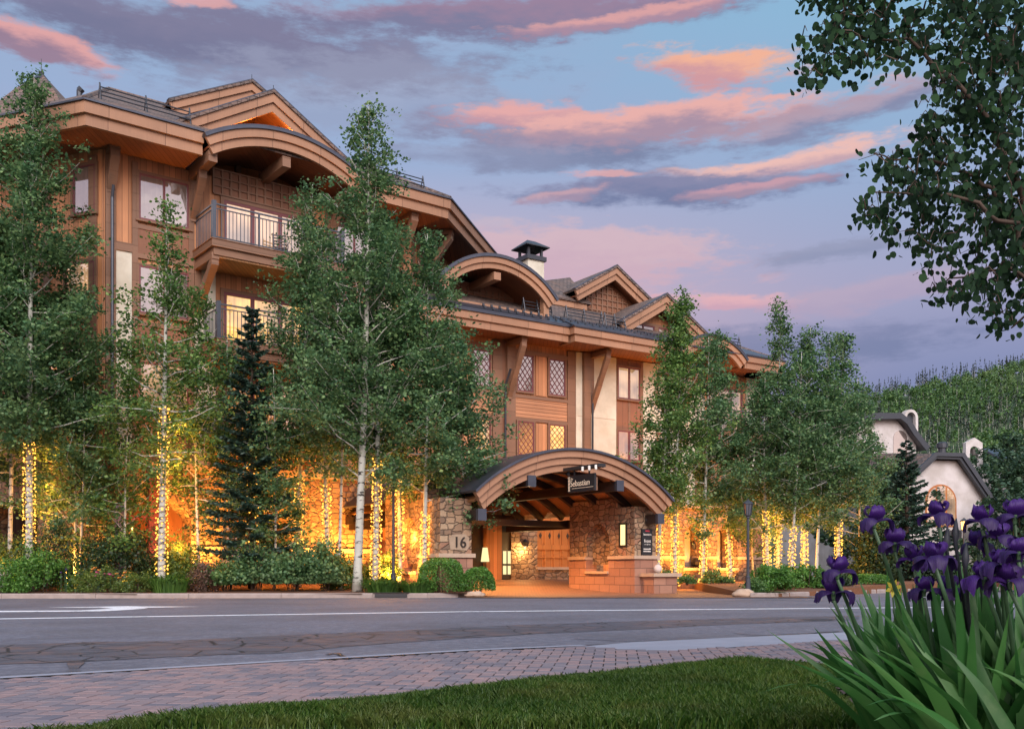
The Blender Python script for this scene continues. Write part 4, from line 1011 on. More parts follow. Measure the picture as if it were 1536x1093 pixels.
# pedestal with flat cap beside the right pier, stone ball on it
mb = MB(); mb.box(P, -.15, .98, -.75, -.032, 0, .62, 0); mb.box(P, -.25, 1.12, -.86, -.031, .62, .75, 1); mb.build('pedestal', [M['red_ashlar'], M['cap_stone']], PORT)
mb = MB(); bx, by, _ = P.pt(.35, -.4, 0); mb.lathe(bx, by, [(.03, .75)]+[(.16*math.sin(math.pi*i/10), .91-.16*math.cos(math.pi*i/10)) for i in range(1, 10)]+[(.01, 1.07)], 14)
tag(mb.build('stone_ball', M['ball_stone'], None, True), 'pale round stone ball on the pedestal beside the porch pier', 'ball')
# lit slot window in the right side wall
fr2 = Frame(*P.pt(PR[0]+.02, 0, 0)[:2], 33.5+90)            # s = depth, d = -s : its outward face looks left
mb = MB(); a = P.s  # slot from photo columns 922..934
mb.box(P, PR[0]-.03, PR[0]+.04, .42, .50, 1.72, 2.62, 0); mb.box(P, PR[0]-.03, PR[0]+.04, .80, .88, 1.72, 2.62, 0); mb.box(P, PR[0]-.028, PR[0]+.04, .50, .80, 2.55, 2.62, 0); mb.box(P, PR[0]-.028, PR[0]+.04, .50, .80, 1.72, 1.79, 0)
o = mb.build('slot_window', M['bronze_letter'], PORT)
mb = MB(); mb.box(P, PR[0]-.012, PR[0]+.03, .50, .80, 1.79, 2.55); mb.build('pane', M['lamp_pane'], o)
def point(name, loc, w, col, r=.15, par=None, spot=None):
    l = bpy.data.lights.new(name, 'SPOT' if spot else 'POINT'); l.energy = w; l.color = col; l.shadow_soft_size = r
    if spot: l.spot_size = R_(spot[0]); l.spot_blend = .6
    ob = bpy.data.objects.new(name, l); COL.objects.link(ob)
    b = base_loc(par); ob.location = Vector(loc)-b
    if par: ob.parent = par
    if spot: ob.rotation_euler = Vector(spot[1]).to_track_quat('-Z', 'Y').to_euler()
    return ob
AMB = (1, .37, .06); WRM = (1, .58, .22)
def downlight(s, d, w, i):
    z = zo+math.sqrt((Rr-.42)**2-(s-sc)**2)-.06; x, y, _ = P.pt(s, d, 0)
    mb = MB(); mb.lathe(x, y, [(.10, z-.02), (.11, z), (.10, z+.03)], 12); o = mb.build('ceiling_lamp', M['downlight'])
    tag(o, ['small round lamp recessed in the porch ceiling near the front', 'small round lamp recessed in the porch ceiling midway in', 'small round lamp recessed in the porch ceiling near the doors'][i], 'ceiling lamp', 'lamps in the porch ceiling')
    o2 = point('lamp_light', (x, y, z-.08), w, (1, .42, .10), .1, o, (118, (0, 0, -1)))
for i, (s, d) in enumerate(((-3.4, 1.7), (-4.4, 4.6), (-3.2, 7.4))): downlight(s, d, (2000, 2000, 1700)[i], i)
# wall lantern on the back pier, glowing downwards
wl = RW.pt(RW.s(787, -.5), -.55, 0); zl = RW.z(787, 816, -.5)
mb = MB(); mb.lathe(wl[0], wl[1], [(.05, zl-.18), (.13, zl-.1), (.16, zl+.1), (.03, zl+.24)], 8); o = tag(mb.build('wall_lantern', M['black_paint']), 'dark wall lantern casting light down the stone inside the porch', 'lantern')
point('lantern_light', (wl[0]-.02, wl[1]-.12, zl-.3), 80, WRM, .06, o)
# house number, directory board, hanging sign, lettering
def text(name, body, fr, s, d, z, size, m, par=None, ext=.01, face=0, align='LEFT', xs=1.0):
    c = bpy.data.curves.new(name, 'FONT'); c.body = body; c.size = size; c.extrude = ext; c.align_x = align
    o = bpy.data.objects.new(name, c); COL.objects.link(o); c.materials.append(M[m])
    p = Vector(fr.pt(s, d, z)); o.location = p-base_loc(par)
    o.rotation_euler = (R_(90), 0, math.atan2(fr.u[1], fr.u[0])); o.scale = (xs, 1, 1)
    bpy.context.view_layer.update()
    me = bpy.data.meshes.new_from_object(o.evaluated_get(bpy.context.evaluated_depsgraph_get())); me.transform(o.matrix_basis.to_3x3().to_4x4())
    q = bpy.data.objects.new(name, me); q.location = o.location; bpy.data.objects.remove(o); q.name = name; COL.objects.link(q)
    if par: q.parent = par
    return q
mb = MB(); mb.prism(P, [(-8.24, 1.53), (-7.62, 1.50), (-7.52, 1.62), (-7.54, 1.94), (-7.70, 2.04), (-8.14, 2.01), (-8.28, 1.88)], -.032, .05); mb.build('number_stone', M['number_rock'], PORT)
num = text('house_number', '16', P, -8.14, -.052, 1.60, .50, 'bronze_letter', xs=1.0, ext=.02)
tag(num, 'dark numerals 16 fixed to the left stone pier of the porch', 'house number')
BD = root('directory_board', P.pt(.12, -.06, 1.4), 'tall black directory board with white lettering on the right porch pier', 'sign')
mb = MB(); mb.box(P, -.13, .36, -.09, -.02, 1.42, 2.38); mb.build('board', M['black_board'], BD)
mb = MB(); mb.box(P, .02, .22, -.097, -.091, 2.28, 2.33); mb.build('red_tab', M['red_patch'], BD)
text('lettering', 'leonora', P, .115, -.096, 2.14, .125, 'white_letter', BD, .002, align='CENTER')
text('lettering', 'frost', P, .115, -.096, 1.88, .17, 'white_letter', BD, .002, align='CENTER')
mb = MB()
for z, w in ((1.80, .3), (1.62, .36), (1.535, .38)):
    if z == 1.80: mb.box(P, .115-w/2, .115-.04, -.097, -.091, z, z+.012); mb.box(P, .155, .115+w/2, -.097, -.091, z, z+.012); mb.box(P, .10, .13, -.097, -.091, z-.012, z+.018)
    else:
        x = .115-w/2; rr = random.Random(int(z*100))
        while x < .115+w/2-.02: l = rr.uniform(.012, .026); mb.box(P, x, x+l, -.097, -.091, z, z+.045*rr.uniform(.7, 1)); x += l+.009
mb.build('small_print', M['white_letter'], BD)
mb = MB(); mb.tube([P.pt(.12, -.02, 2.72), P.pt(.12, -.3, 2.78), P.pt(.3, -.5, 2.74)], .014, 6); q = P.pt(.12, -.07, 0); mb.lathe(q[0], q[1], [(.02, 2.62), (.07, 2.68), (.05, 2.76), (.01, 2.8)], 8); mb.build('lamp_arm', M['black_paint'], BD)
# hanging sign out in front of the arch, at right angles to it, facing left
sg_s = P.s(873, -1.5)
FS = Frame(*P.pt(sg_s, 0, 0)[:2], 33.5-90)                   # s runs outwards (towards the street), d runs towards +s
HS = root('hanging_sign', FS.pt(1.5, 0, 3.4), 'black hanging sign with cream Sebastian lettering under the porch arch', 'sign')
zs = lambda py: P.z(873, py, -1.5)
s0, s1 = FS.s(853, 0), FS.s(893, 0); z0, z1 = zs(737), zs(711.5)
mb = MB(); mb.box(FS, s0, s1, -.04, .04, z0, z1); mb.build('panel', M['black_board'], HS)
W = s1-s0
mb = MB(); mb.box(FS, s0+.05, s0+.11, -.052, -.041, z0+.04, z1-.04)
for i in range(5): zz = z0+.05+(z1-z0-.12)*i/4; mb.box(FS, s0+.03, s0+.14, -.05, -.042, zz, zz+.03)
mb.box(FS, s0+.24, s1-.06, -.05, -.041, z0+.12, z0+.135); mb.build('ornament', M['cream_letter'], HS)
text('lettering', 'Sebastian', FS, s0+.15, -.046, z0+.20, .29, 'cream_letter', HS, .006, xs=(W-.19)/1.22*.95)
text('lettering', 'the', FS, s0+.16, -.046, z0+.42, .11, 'cream_letter', HS, .004)
mb = MB(); zb0, zb1 = zs(704), zs(699)
mb.box(FS, FS.s(842, 0), FS.s(903, 0), -.16, .16, zb0, zb1, 0)
for t_ in (.22, .78): mb.box(FS, s0+W*t_-.025, s0+W*t_+.025, -.02, .02, z1, zb0, 0)
mb.box(FS, .7, s0, -.05, .05, zb0-.14, zb0-.005, 0); mb.build('sign_canopy', M['black_paint'], HS)
mb = MB()
for px in (880, 890, 900): s = FS.s(px, 0); q = FS.pt(s, -.17, 0); mb.lathe(q[0], q[1], [(.02, zb0-.10), (.045, zb0-.07), (.045, zb0+.06), (.02, zb0+.07)], 8)
mb.build('sign_lamp', M['white_letter'], HS)
mb = MB(); a = FS.s(888, .3); mb.box(FS, a+.02, a+.10, .12, .46, zs(735), zs(715)); mb.build('bracket_block', M['trim_wood'], HS)
# lantern in the right arcade; lampshade window by the dark doorway; chair on the balcony
def lantern(x, y, z, label, h=.45, w=.12, lit=None):
    r = root('wall_lantern', (x, y, z), label, 'lantern')
    mb = MB(); mb.lathe(x, y, [(w*.5, z), (w*.8, z+.03)], 6); mb.lathe(x, y, [(w*1.15, z+h*.68), (w*.5, z+h*.85), (.02, z+h)], 6); mb.tube([(x, y, z+h), (x, y+.1, z+h+.06), (x, y+.35, z+h+.04)], .015, 5)
    for k in range(6): c, s = math.cos(k*math.pi/3), math.sin(k*math.pi/3); mb.tube([(x+w*.75*c, y+w*.75*s, z+.02), (x+w*c, y+w*s, z+h*.7)], .012, 4)
    mb.build('cage', M['black_paint'], r)
    mb = MB(); mb.lathe(x, y, [(w*.6, z+.03), (w*.85, z+h*.68)], 6); mb.build('glass', M[lit or 'glass_dark'], r)
    return r
q = RW.pt(RW.s(1041, -.7), -.7, 0); lantern(q[0], q[1], RW.z(1041, 824, -.7), 'black wall lantern on the white wall behind the arcade')
q = RW.pt(RW.s(725, -.3), -.45, 0); mb = MB(); zz = RW.z(725, 842, -.3); mb.lathe(q[0], q[1], [(.14, zz), (.19, zz), (.11, zz+.62), (.06, zz+.62)], 12); z9 = .45; r = root('floor_lamp', (q[0], q[1], z9), 'standard lamp with a tall pale shade by the dark doorway', 'lamp'); mb.build('lamp_shade', M['door_glow'], r, True)
mb = MB(); mb.tube([(q[0], q[1], z9), (q[0], q[1], zz)], .02, 6); mb.lathe(q[0], q[1], [(.16, z9), (.16, z9+.03), (.03, z9+.05)], 10); mb.build('lamp_stem', M['black_paint'], r)
ch = root('balcony_chair', L.pt(6.0, -.9, 12.62), 'slatted dark metal chair on the top balcony', 'chair')
fc = Frame(*L.pt(6.0, -.9, 0)[:2], 20)
mb = MB(); mb.box(fc, -.24, .24, -.24, .24, 13.03, 13.06); mb.build('seat', M['chair_metal'], ch)
mb = MB()
for z in (13.2, 13.32, 13.44, 13.56, 13.68): mb.box(fc, -.24, .24, .22+(z-13.06)*.2, .25+(z-13.06)*.2, z, z+.055)
for s in (-.25, .25): mb.tube([fc.pt(s, .22, 13.05), fc.pt(s, .38, 13.78)], .018, 5)
mb.build('backrest', M['chair_metal'], ch)
for a in (-.22, .22):
    for d in (-.22, .22): mb = MB(); mb.tube([fc.pt(a, d, 13.04), fc.pt(a*1.1, d*1.1, 12.62)], .018, 5); mb.build('leg', M['chair_metal'], ch)
for a in (-.26, .26): mb = MB(); mb.tube([fc.pt(a, -.24, 13.05), fc.pt(a, -.24, 13.26), fc.pt(a, .26, 13.28)], .016, 5); mb.build('armrest', M['chair_metal'], ch)

# ================================================================== street lamps, boulder
def street_lamp(px, pyb, pyt, Y, label, z0, lit=False):
    x = at(px, Y); zt = zat(pyt, Y); h = zt-z0; r = root('street_lamp', (x, Y, z0), label, 'street lamp', 'lantern posts along the street')
    mb = MB(); mb.lathe(x, Y, [(.12, z0-.05), (.12, z0+.10), (.09, z0+.16), (.075, z0+.5), (.085, z0+.53), (.05, z0+.58), (.042, zt-.62), (.07, zt-.6), (.05, zt-.55)], 12); mb.build('pole', M['dark_metal'], r)
    mb = MB(); mb.lathe(x, Y, [(.06, zt-.56), (.10, zt-.53), (.10, zt-.51)], 8); mb.lathe(x, Y, [(.17, zt-.16), (.15, zt-.12), (.06, zt-.05), (.03, zt-.04), (.02, zt)], 8)
    for k in range(8): c, s = math.cos(k*math.pi/4), math.sin(k*math.pi/4); mb.tube([(x+.10*c, Y+.10*s, zt-.52), (x+.145*c, Y+.145*s, zt-.16)], .012, 4)
    mb.build('lantern_cage', M['dark_metal'], r)
    mb = MB(); mb.lathe(x, Y, [(.09, zt-.51), (.135, zt-.17)], 8); mb.build('lantern_glass', M['lamp_flame' if lit else 'glass_dark'], r)
    if lit: point('lamp_light', (x, Y-.25, zt-.3), 30, WRM, .12, r)
    return r
street_lamp(1122, 893, 748, 31.9, 'unlit black lantern post on the boulder corner of the drive', .1)
street_lamp(590, 870, 690, 32.2, 'dark lantern post half hidden among the aspens left of the porch', .2)
street_lamp(1446, 900, 776, 42, 'glowing lantern post in front of the white house', .1, True)
def rock(name, x, y, z, sx, sy, sz, m, seed):
    import bmesh
    bm = bmesh.new(); bmesh.ops.create_icosphere(bm, subdivisions=3, radius=1)
    for v in bm.verts:
        n = noise.noise(v.co*1.3+Vector((seed, 0, 0)))*.35+noise.noise(v.co*3+Vector((0, seed, 0)))*.12
        v.co *= 1+n; v.co.x *= sx; v.co.y *= sy; v.co.z *= sz
    me = bpy.data.meshes.new(name); bm.to_mesh(me); bm.free()
    return link(name, me, M[m], None, True, (x, y, z))
tag(rock('boulder', at(1115, 31.6), 31.6, .12, .32, .3, .17, 'cap_stone', 2), 'rounded boulder at the foot of the unlit lamp post', 'boulder')
tag(rock('boulder', at(712, 31.2), 31.2, .1, .3, .2, .1, 'cap_stone', 5), 'low flat boulder at the kerb end by the clipped shrubs', 'boulder')
q = RW.pt(RW.s(1046, -.9), -.9, 0)
mb = MB(); mb.lathe(q[0], q[1], [(.2, .98), (.3, 1.15), (.3, 1.3), (.22, 1.42), (.25, 1.46)], 12); tag(mb.build('garden_pot', M['bronze_letter']), 'dark round pot on the arcade sill before the white wall', 'pot')

# ================================================================== plants
def unit(n, rng):
    v = rng.normal(size=(n, 3)); return v/np.linalg.norm(v, axis=1)[:, None]
def leaves(C, size, rng, up=.35, outw=None, asp=.75):
    """kite-shaped leaf at each centre"""
    n = len(C); nr = unit(n, rng); nr[:, 2] = np.abs(nr[:, 2])+up
    nr /= np.linalg.norm(nr, axis=1)[:, None]
    t = np.cross(nr, unit(n, rng)); t /= np.linalg.norm(t, axis=1)[:, None]; b = np.cross(nr, t)
    s = (size*rng.uniform(.5, 1.5, n))[:, None]
    return np.stack([C-t*s*.5, C+b*s*.5*asp-t*s*.06, C+t*s*.5, C-b*s*.5*asp-t*s*.06], 1).reshape(-1, 3)
def tubes_np(mb, pts, r0, r1, n=5):
    N = len(pts); mb.tube([tuple(p) for p in pts], [r0+(r1-r0)*i/(N-1) for i in range(N)], n)
LIT = []
def aspen(px, Y, pyt, rad, h0, n, seed, label, lean=0.0, tr=.10, lit=None, m='aspen_leaf', size=.105, group='aspens planted in front of the hotel', zb=None, fill=1.5, name='aspen_tree', barkm='aspen_bark', sharp=.75, stems=0):
    rng = np.random.default_rng(seed); rad *= 1.28; n = int(n*1.5)
    x = at(px, Y); z0 = (bed_z(x, Y) if x < -1 else bedr(x, Y)) if zb is None else zb
    H = zat(pyt, Y)-z0
    r = root(name, (x, Y, z0), label, 'tree', group)
    ph = rng.uniform(0, 6.28, 4); am = rng.uniform(.05, .14, 2)
    def tp(t): return np.array([x+lean*t+am[0]*math.sin(3.1*t+ph[0])*(t > 0)-am[0]*math.sin(ph[0]), Y+am[1]*math.sin(2.6*t+ph[1])-am[1]*math.sin(ph[1]), z0-.05+H*t*.985])
    mb = MB(); K = 22; pts = [tp(i/K) for i in range(K+1)]
    rr = [max(.012, tr*(1-(i/K))**.8*(1.0)+(.35*tr if i == 0 else 0)) for i in range(K+1)]
    mb.tube([tuple(p) for p in pts], rr, 8)
    nb = int(H*5.2); C = []; ga = rng.uniform(0, 6.28)
    for i in range(nb):
        f = (i+rng.uniform(0, 1))/nb; t = h0+(1-h0)*f**.92
        if t > .985: continue
        prof = (min(1, (f+.22)/.36))**.8*(1-f)**(sharp+.12)*1.15+.05
        ln = rad*prof*rng.uniform(.55, 1.2); ga += 2.4+rng.uniform(-.5, .5); el = rng.uniform(-.15, .55)+.6*f
        d = np.array([math.cos(ga)*math.cos(el), math.sin(ga)*math.cos(el), math.sin(el)])
        b0 = tp(t); nseg = 5; br = [b0]; dd = d.copy()
        for k in range(nseg):
            dd = dd+rng.normal(size=3)*.16+np.array([0, 0, .05]); dd /= np.linalg.norm(dd); br.append(br[-1]+dd*ln/nseg)
        if ln > .35: tubes_np(mb, br, min(.03, tr*.28)*(1-f*.6)+.005, .004, 4)
        br = np.array(br)
        w = int(max(3, ln*6.5))
        for q in range(w):
            u = rng.uniform(.22, 1.02)*nseg; k = min(nseg-1, int(u)); c = br[k]+(br[k+1]-br[k])*(u-k)
            C.append((c+rng.normal(size=3)*np.array([.14, .14, .10])*(1+ln*.18), .13+.07*rng.uniform()))
    trunk = mb.build('trunk', M[barkm], r, True)
    cc = np.array([c for c, _ in C]); rs = np.array([s for _, s in C])
    k = max(2, int(n/len(cc)))
    wts = rng.random(len(cc))**fill; wts /= wts.sum()
    idx = rng.choice(len(cc), n, p=wts)
    P_ = cc[idx]+rng.normal(size=(n, 3))*(rs[idx][:, None]*.92)*np.array([1, 1, .8])
    npmesh('crown', leaves(P_, size, rng), 4, M[m], r)
    if lit: LIT.append((tp, H, z0, lit, tr, seed, label))
    return r
def string_lights(tp, H, z0, rng_, tr, seed, label):
    """warm fairy lights wound round a trunk between two heights"""
    za, zb, nb, lab = rng_; rng = random.Random(seed); x, y, _ = tp(0)
    r = root('string_lights', (x, y, z0), lab, 'string lights', 'fairy lights wound round the trunks')
    wire = []; V = []; turns = (zb-za)/.17
    oc = [(1, 0, 0), (0, 1, 0), (-1, 0, 0), (0, -1, 0), (0, 0, 1), (0, 0, -1)]
    of = [(0, 1, 4), (1, 2, 4), (2, 3, 4), (3, 0, 4), (1, 0, 5), (2, 1, 5), (3, 2, 5), (0, 3, 5)]
    mbb = MB()
    nb = int(nb*1.6)
    for i in range(nb*3):
        f = i/(nb*3-1); z = za+(zb-za)*f; t = (z-z0)/H; c = tp(max(0, t)); w = turns*6.283*f
        rad = tr*(1-t)**.8+.035
        p = (c[0]+math.cos(w)*rad, c[1]+math.sin(w)*rad, z+.02*math.sin(i*1.7)); wire.append(p)
        if i % 3 == 0:
            q = (c[0]+math.cos(w)*(rad+rng.uniform(.015, .06)), c[1]+math.sin(w)*(rad+rng.uniform(.015, .06)), z+rng.uniform(-.08, .08)); b = rng.uniform(.018, .038)
            mbb.add([(q[0]+b*a, q[1]+b*e, q[2]+b*g) for a, e, g in oc], of)
    mb = MB(); mb.tube(wire[::2], .008, 4); mb.build('wire', M['black_paint'], r)
    bo = mbb.build('bulbs', M['bulb'], r); bo['kind'] = 'stuff'
    n = max(1, round((zb-za)/1.3))
    for k in range(n):
        z = za+(zb-za)*(k+.5)/n; c = tp((z-z0)/H); point('string_glow', (c[0]+.3, c[1]+.75, z+.2), 85*(zb-za)/n, AMB, .2, r)
def zz_(py, Y): return zat(py, Y)
# (px, Y, top row, crown radius, crown start, leaves, seed, label, extra)
TREES = [
    (44, 32.0, 92, 2.7, .27, 22000, 1, 'tallest broad aspen at the left edge with a lit trunk', dict(lit=(zz_(815, 32.0), zz_(660, 32.0), 125, 'fairy lights on the leftmost lit aspen trunk'), lean=.1, tr=.13, size=.11, fill=1.2)),
    (-20, 32.6, 150, 3.2, .26, 24000, 2, 'dense dark aspen cut off by the left edge of the view', dict(size=.12)),
    (112, 33.4, 400, 1.9, .15, 9000, 3, 'small aspen between the edge tree and the slender lit one', dict(tr=.06)),
    (14, 33.6, 330, 2.0, .3, 12000, 4, 'thin bare-stemmed aspen at the far left', dict(tr=.09)),
    (242, 31.6, 290, 1.55, .28, 6500, 5, 'slender aspen with the brightest wrapped trunk before the left stucco wall', dict(lit=(zz_(862, 31.6), zz_(612, 31.6), 175, 'fairy lights on the slender aspen beside the red post'), tr=.13, m='fresh_leaf')),
    (300, 33.4, 430, 1.5, .3, 5500, 6, 'short leafy aspen under the left balconies', dict(tr=.06, m='fresh_leaf')),
    (445, 34.0, 262, 2.2, .25, 13500, 7, 'tall aspen in front of the balconies, left of the white trunk', dict(lit=(zz_(838, 34), zz_(715, 34), 100, 'fairy lights on the trunk behind the open shrubs'), tr=.11, lean=.4)),
    (492, 33.6, 330, 1.9, .3, 8000, 8, 'aspen with a wrapped trunk just left of the white-barked aspen', dict(lit=(zz_(850, 33.6), zz_(730, 33.6), 85, 'fairy lights on the trunk left of the white-barked aspen'), tr=.09)),
    (508, 32.6, 400, 1.5, .45, 4000, 9, 'thin pale-stemmed aspen close to the white-barked aspen', dict(tr=.06)),
    (535, 31.7, 142, 2.55, .22, 17500, 10, 'tallest aspen in the middle with a thick bare white trunk', dict(tr=.145, lean=.35, fill=1.2)),
    (562, 32.4, 300, 2.3, .28, 11000, 11, 'aspen with a wrapped trunk just right of the white-barked aspen', dict(lit=(zz_(876, 32.4), zz_(690, 32.4), 150, 'fairy lights on the trunk right of the white-barked aspen'), tr=.11, lean=.25)),
    (600, 33.4, 360, 2.2, .28, 10000, 12, 'leafy aspen with wrapped trunk beside the half hidden lamp post', dict(lit=(zz_(840, 33.4), zz_(735, 33.4), 70, 'fairy lights beside the half hidden lamp post'), tr=.08)),
    (636, 32.4, 335, 2.2, .25, 12500, 13, 'wide aspen nearest the left end of the porch arch', dict(lit=(zz_(860, 32.4), zz_(768, 32.4), 80, 'fairy lights on the trunk before the stone wall left of number 16'), tr=.085)),
    (670, 34.2, 470, 2.0, .3, 7500, 14, 'shorter aspen overhanging the left shoulder of the porch arch', dict(tr=.06, lean=-.1)),
    (986, 38.5, 450, 1.3, .25, 6500, 15, 'aspen with a leaning wrapped trunk next to the right porch pier', dict(lit=(zz_(872, 38.5), zz_(795, 38.5), 80, 'fairy lights on the leaning trunk next to the right porch pier'), lean=.5, tr=.085, m='fresh_leaf', sharp=.9)),
    (1012, 38.8, 436, 1.75, .22, 9000, 16, 'fullest aspen right of the porch with a wrapped trunk', dict(lit=(zz_(877, 38.8), zz_(770, 38.8), 110, 'fairy lights on the second trunk right of the porch'), lean=.3, tr=.09, m='fresh_leaf', sharp=1.0)),
    (1054, 39.5, 500, 1.6, .22, 7500, 17, 'aspen before the white arcade wall with a wrapped trunk', dict(lit=(zz_(876, 39.5), zz_(785, 39.5), 100, 'fairy lights on the trunk before the white arcade wall'), tr=.085, lean=.1)),
    (1097, 40.5, 488, 1.35, .22, 6500, 18, 'narrow aspen left of the unlit lamp post with a wrapped trunk', dict(lit=(zz_(876, 40.5), zz_(805, 40.5), 65, 'fairy lights on the trunk just left of the unlit lamp post'), tr=.08, lean=-.3, sharp=1.0)),
    (1152, 40, 560, 1.7, .2, 6500, 19, 'shorter aspen right of the unlit lamp post', dict(lit=(zz_(850, 40), zz_(765, 40), 110, 'fairy lights on the first trunk right of the unlit lamp post'), tr=.09)),
    (1166, 41.5, 447, 2.0, .2, 9500, 20, 'tallest aspen of the right-hand group', dict(lit=(zz_(850, 41.5), zz_(760, 41.5), 90, 'fairy lights on the second trunk right of the unlit lamp post'), tr=.09, lean=.3, sharp=1.0)),
    (1186, 39.5, 520, 1.9, .25, 8500, 21, 'aspen in the middle of the right-hand group over the hedge', dict(lit=(zz_(868, 39.5), zz_(790, 39.5), 80, 'fairy lights on the slanting trunk in the right-hand group'), tr=.07, lean=.25)),
    (1206, 41, 483, 1.7, .22, 8000, 22, 'aspen with a smooth glowing trunk in the right-hand group', dict(lit=(zz_(852, 41), zz_(792, 41), 75, 'fairy lights on the paired trunks in the right-hand group'), tr=.08, lean=.35, sharp=1.0)),
    (1224, 40.2, 500, 1.8, .25, 7500, 23, 'aspen with a bare brown stem in the right-hand group', dict(tr=.07, lean=.4)),
    (1256, 41.5, 492, 2.0, .22, 9500, 24, 'aspen with the last wrapped trunk on the right', dict(lit=(zz_(862, 41.5), zz_(778, 41.5), 100, 'fairy lights on the farthest right trunk'), tr=.09, lean=.4, sharp=1.0)),
    (1290, 44, 560, 2.1, .15, 8500, 25, 'low spreading aspen at the right end of the group', dict(tr=.08)),
    (1130, 44, 600, 1.6, .15, 5000, 26, 'small aspen tucked against the cream corner of the hotel', dict(tr=.06)),
    (188, 33.0, 505, 1.5, .15, 4500, 27, 'short aspen over the dark yew shrubs', dict(tr=.05, m='fresh_leaf')),
    (335, 34.2, 500, 1.6, .12, 5000, 28, 'short aspen behind the dark spruce', dict(tr=.05)),
    (412, 33.0, 545, 1.5, .12, 5000, 29, 'short aspen right of the dark spruce', dict(tr=.05)),
    (705, 33.6, 560, 1.3, .3, 4500, 30, 'small aspen leaning over the porch shoulder', dict(tr=.05, lean=-.2)),
    (118, 33.0, 520, 1.6, .25, 6500, 31, 'low leafy aspen under the left edge trees', dict(tr=.05)),
]
for px, Y, pyt, rad, h0, n, sd_, lab, kw in TREES: aspen(px, Y, pyt, rad, h0, n, sd_, lab, **kw)
# two unlit stems and far trees on the right bank
for i, (px, Y, pyt, rad, n, lab) in enumerate([(1530, 80, 655, 4.0, 7000, 'broad green tree beside the white house gable'), (1545, 74, 690, 5.0, 6500, 'bushy tree at the right edge behind the irises'), (1440, 92, 722, 3, 3000, 'rounded tree under the small bell arch'), (1320, 60, 700, 3.0, 5000, 'leafy tree in front of the far white gable'), (1525, 60, 760, 3.5, 4500, 'pale flowering bush tree under the right edge tree')]):
    aspen(px, Y, pyt, rad, .08, n, 60+i, lab, m='far_leaf', size=.26, group='trees round the white house', zb=.3, tr=.14, barkm='brown_bark', sharp=.45, name='broadleaf_tree')
def spruce(px, Y, pyt, rad, seed, label, zb, n=9000, lit=None, m='spruce_needle', group='spruces'):
    rng = np.random.default_rng(seed); x = at(px, Y); H = zat(pyt, Y)-zb
    r = root('spruce_tree', (x, Y, zb), label, 'tree', group)
    mb = MB(); mb.tube([(x, Y, zb-.1), (x, Y, zb+H*.5), (x, Y, zb+H*.99)], [.14, .08, .01], 7)
    V = []; nb = int(H*13)
    for i in range(nb):
        f = (i+.5)/nb; z = zb+H*(.10+.90*f); ln = rad*(1-f)**.85*rng.uniform(.75, 1.15)+.10; a = i*2.4+rng.uniform(-.3, .3)
        d = np.array([math.cos(a), math.sin(a), 0]); sag = -.25+.55*f
        ns = int(max(14, 1.7*n/nb*(ln/(rad*.55))))
        u = rng.uniform(.08, 1, ns)**.8; side = np.array([-d[1], d[0], 0])
        wv = rng.normal(size=ns)*.16*ln*(1-u*.6)+rng.normal(size=ns)*.02
        c = np.array([x, Y, z])+d[None]*(u*ln)[:, None]+side[None]*wv[:, None]
        c[:, 2] += sag*u*ln*.8+.20*(u**2)*ln-np.abs(wv)*.25
        tubes_np(mb, [np.array([x, Y, z]), np.array([x, Y, z])+d*ln*.55+np.array([0, 0, sag*.4*ln]), np.array([x, Y, z])+d*ln*.97+np.array([0, 0, (sag*.8+.18)*ln])], .018, .005, 4)
        dr = d[None]*rng.uniform(.4, 1, (ns, 1))+side[None]*rng.normal(size=(ns, 1))*.7+np.array([0, 0, 1])*rng.normal(size=(ns, 1))*.25
        dr /= np.linalg.norm(dr, axis=1)[:, None]; w = np.cross(dr, unit(ns, rng)); w /= np.linalg.norm(w, axis=1)[:, None]
        l = rng.uniform(.10, .20, (ns, 1))
        V.append(np.stack([c-w*.03, c+dr*l*.6-w*.036, c+dr*l, c+dr*l*.6+w*.036], 1).reshape(-1, 3))
    mb.build('trunk', M['brown_bark'], r, True)
    npmesh('crown', np.concatenate(V), 4, M[m], r)
    if lit:
        LIT.append((lambda t: np.array([x, Y-.0, zb+H*t]), H, zb, lit, .16, seed, label))
spruce(378, 33.2, 462, 1.65, 41, 'dark spruce among the aspens in front of the hotel', .3, 15000, lit=(zz_(868, 33.2), zz_(690, 33.2), 70, 'fairy lights down the trunk of the dark spruce'))
spruce(1360, 46, 662, 1.5, 42, 'narrow spruce against the white house wall', .3, 11000)
spruce(1322, 46, 760, 1.5, 43, 'low blue spruce behind the right hedge', .3, 6000)
spruce(1412, 50, 790, 1.3, 44, 'small spruce below the arched window', .3, 4000)
for a in LIT: string_lights(*a[:6], a[6])

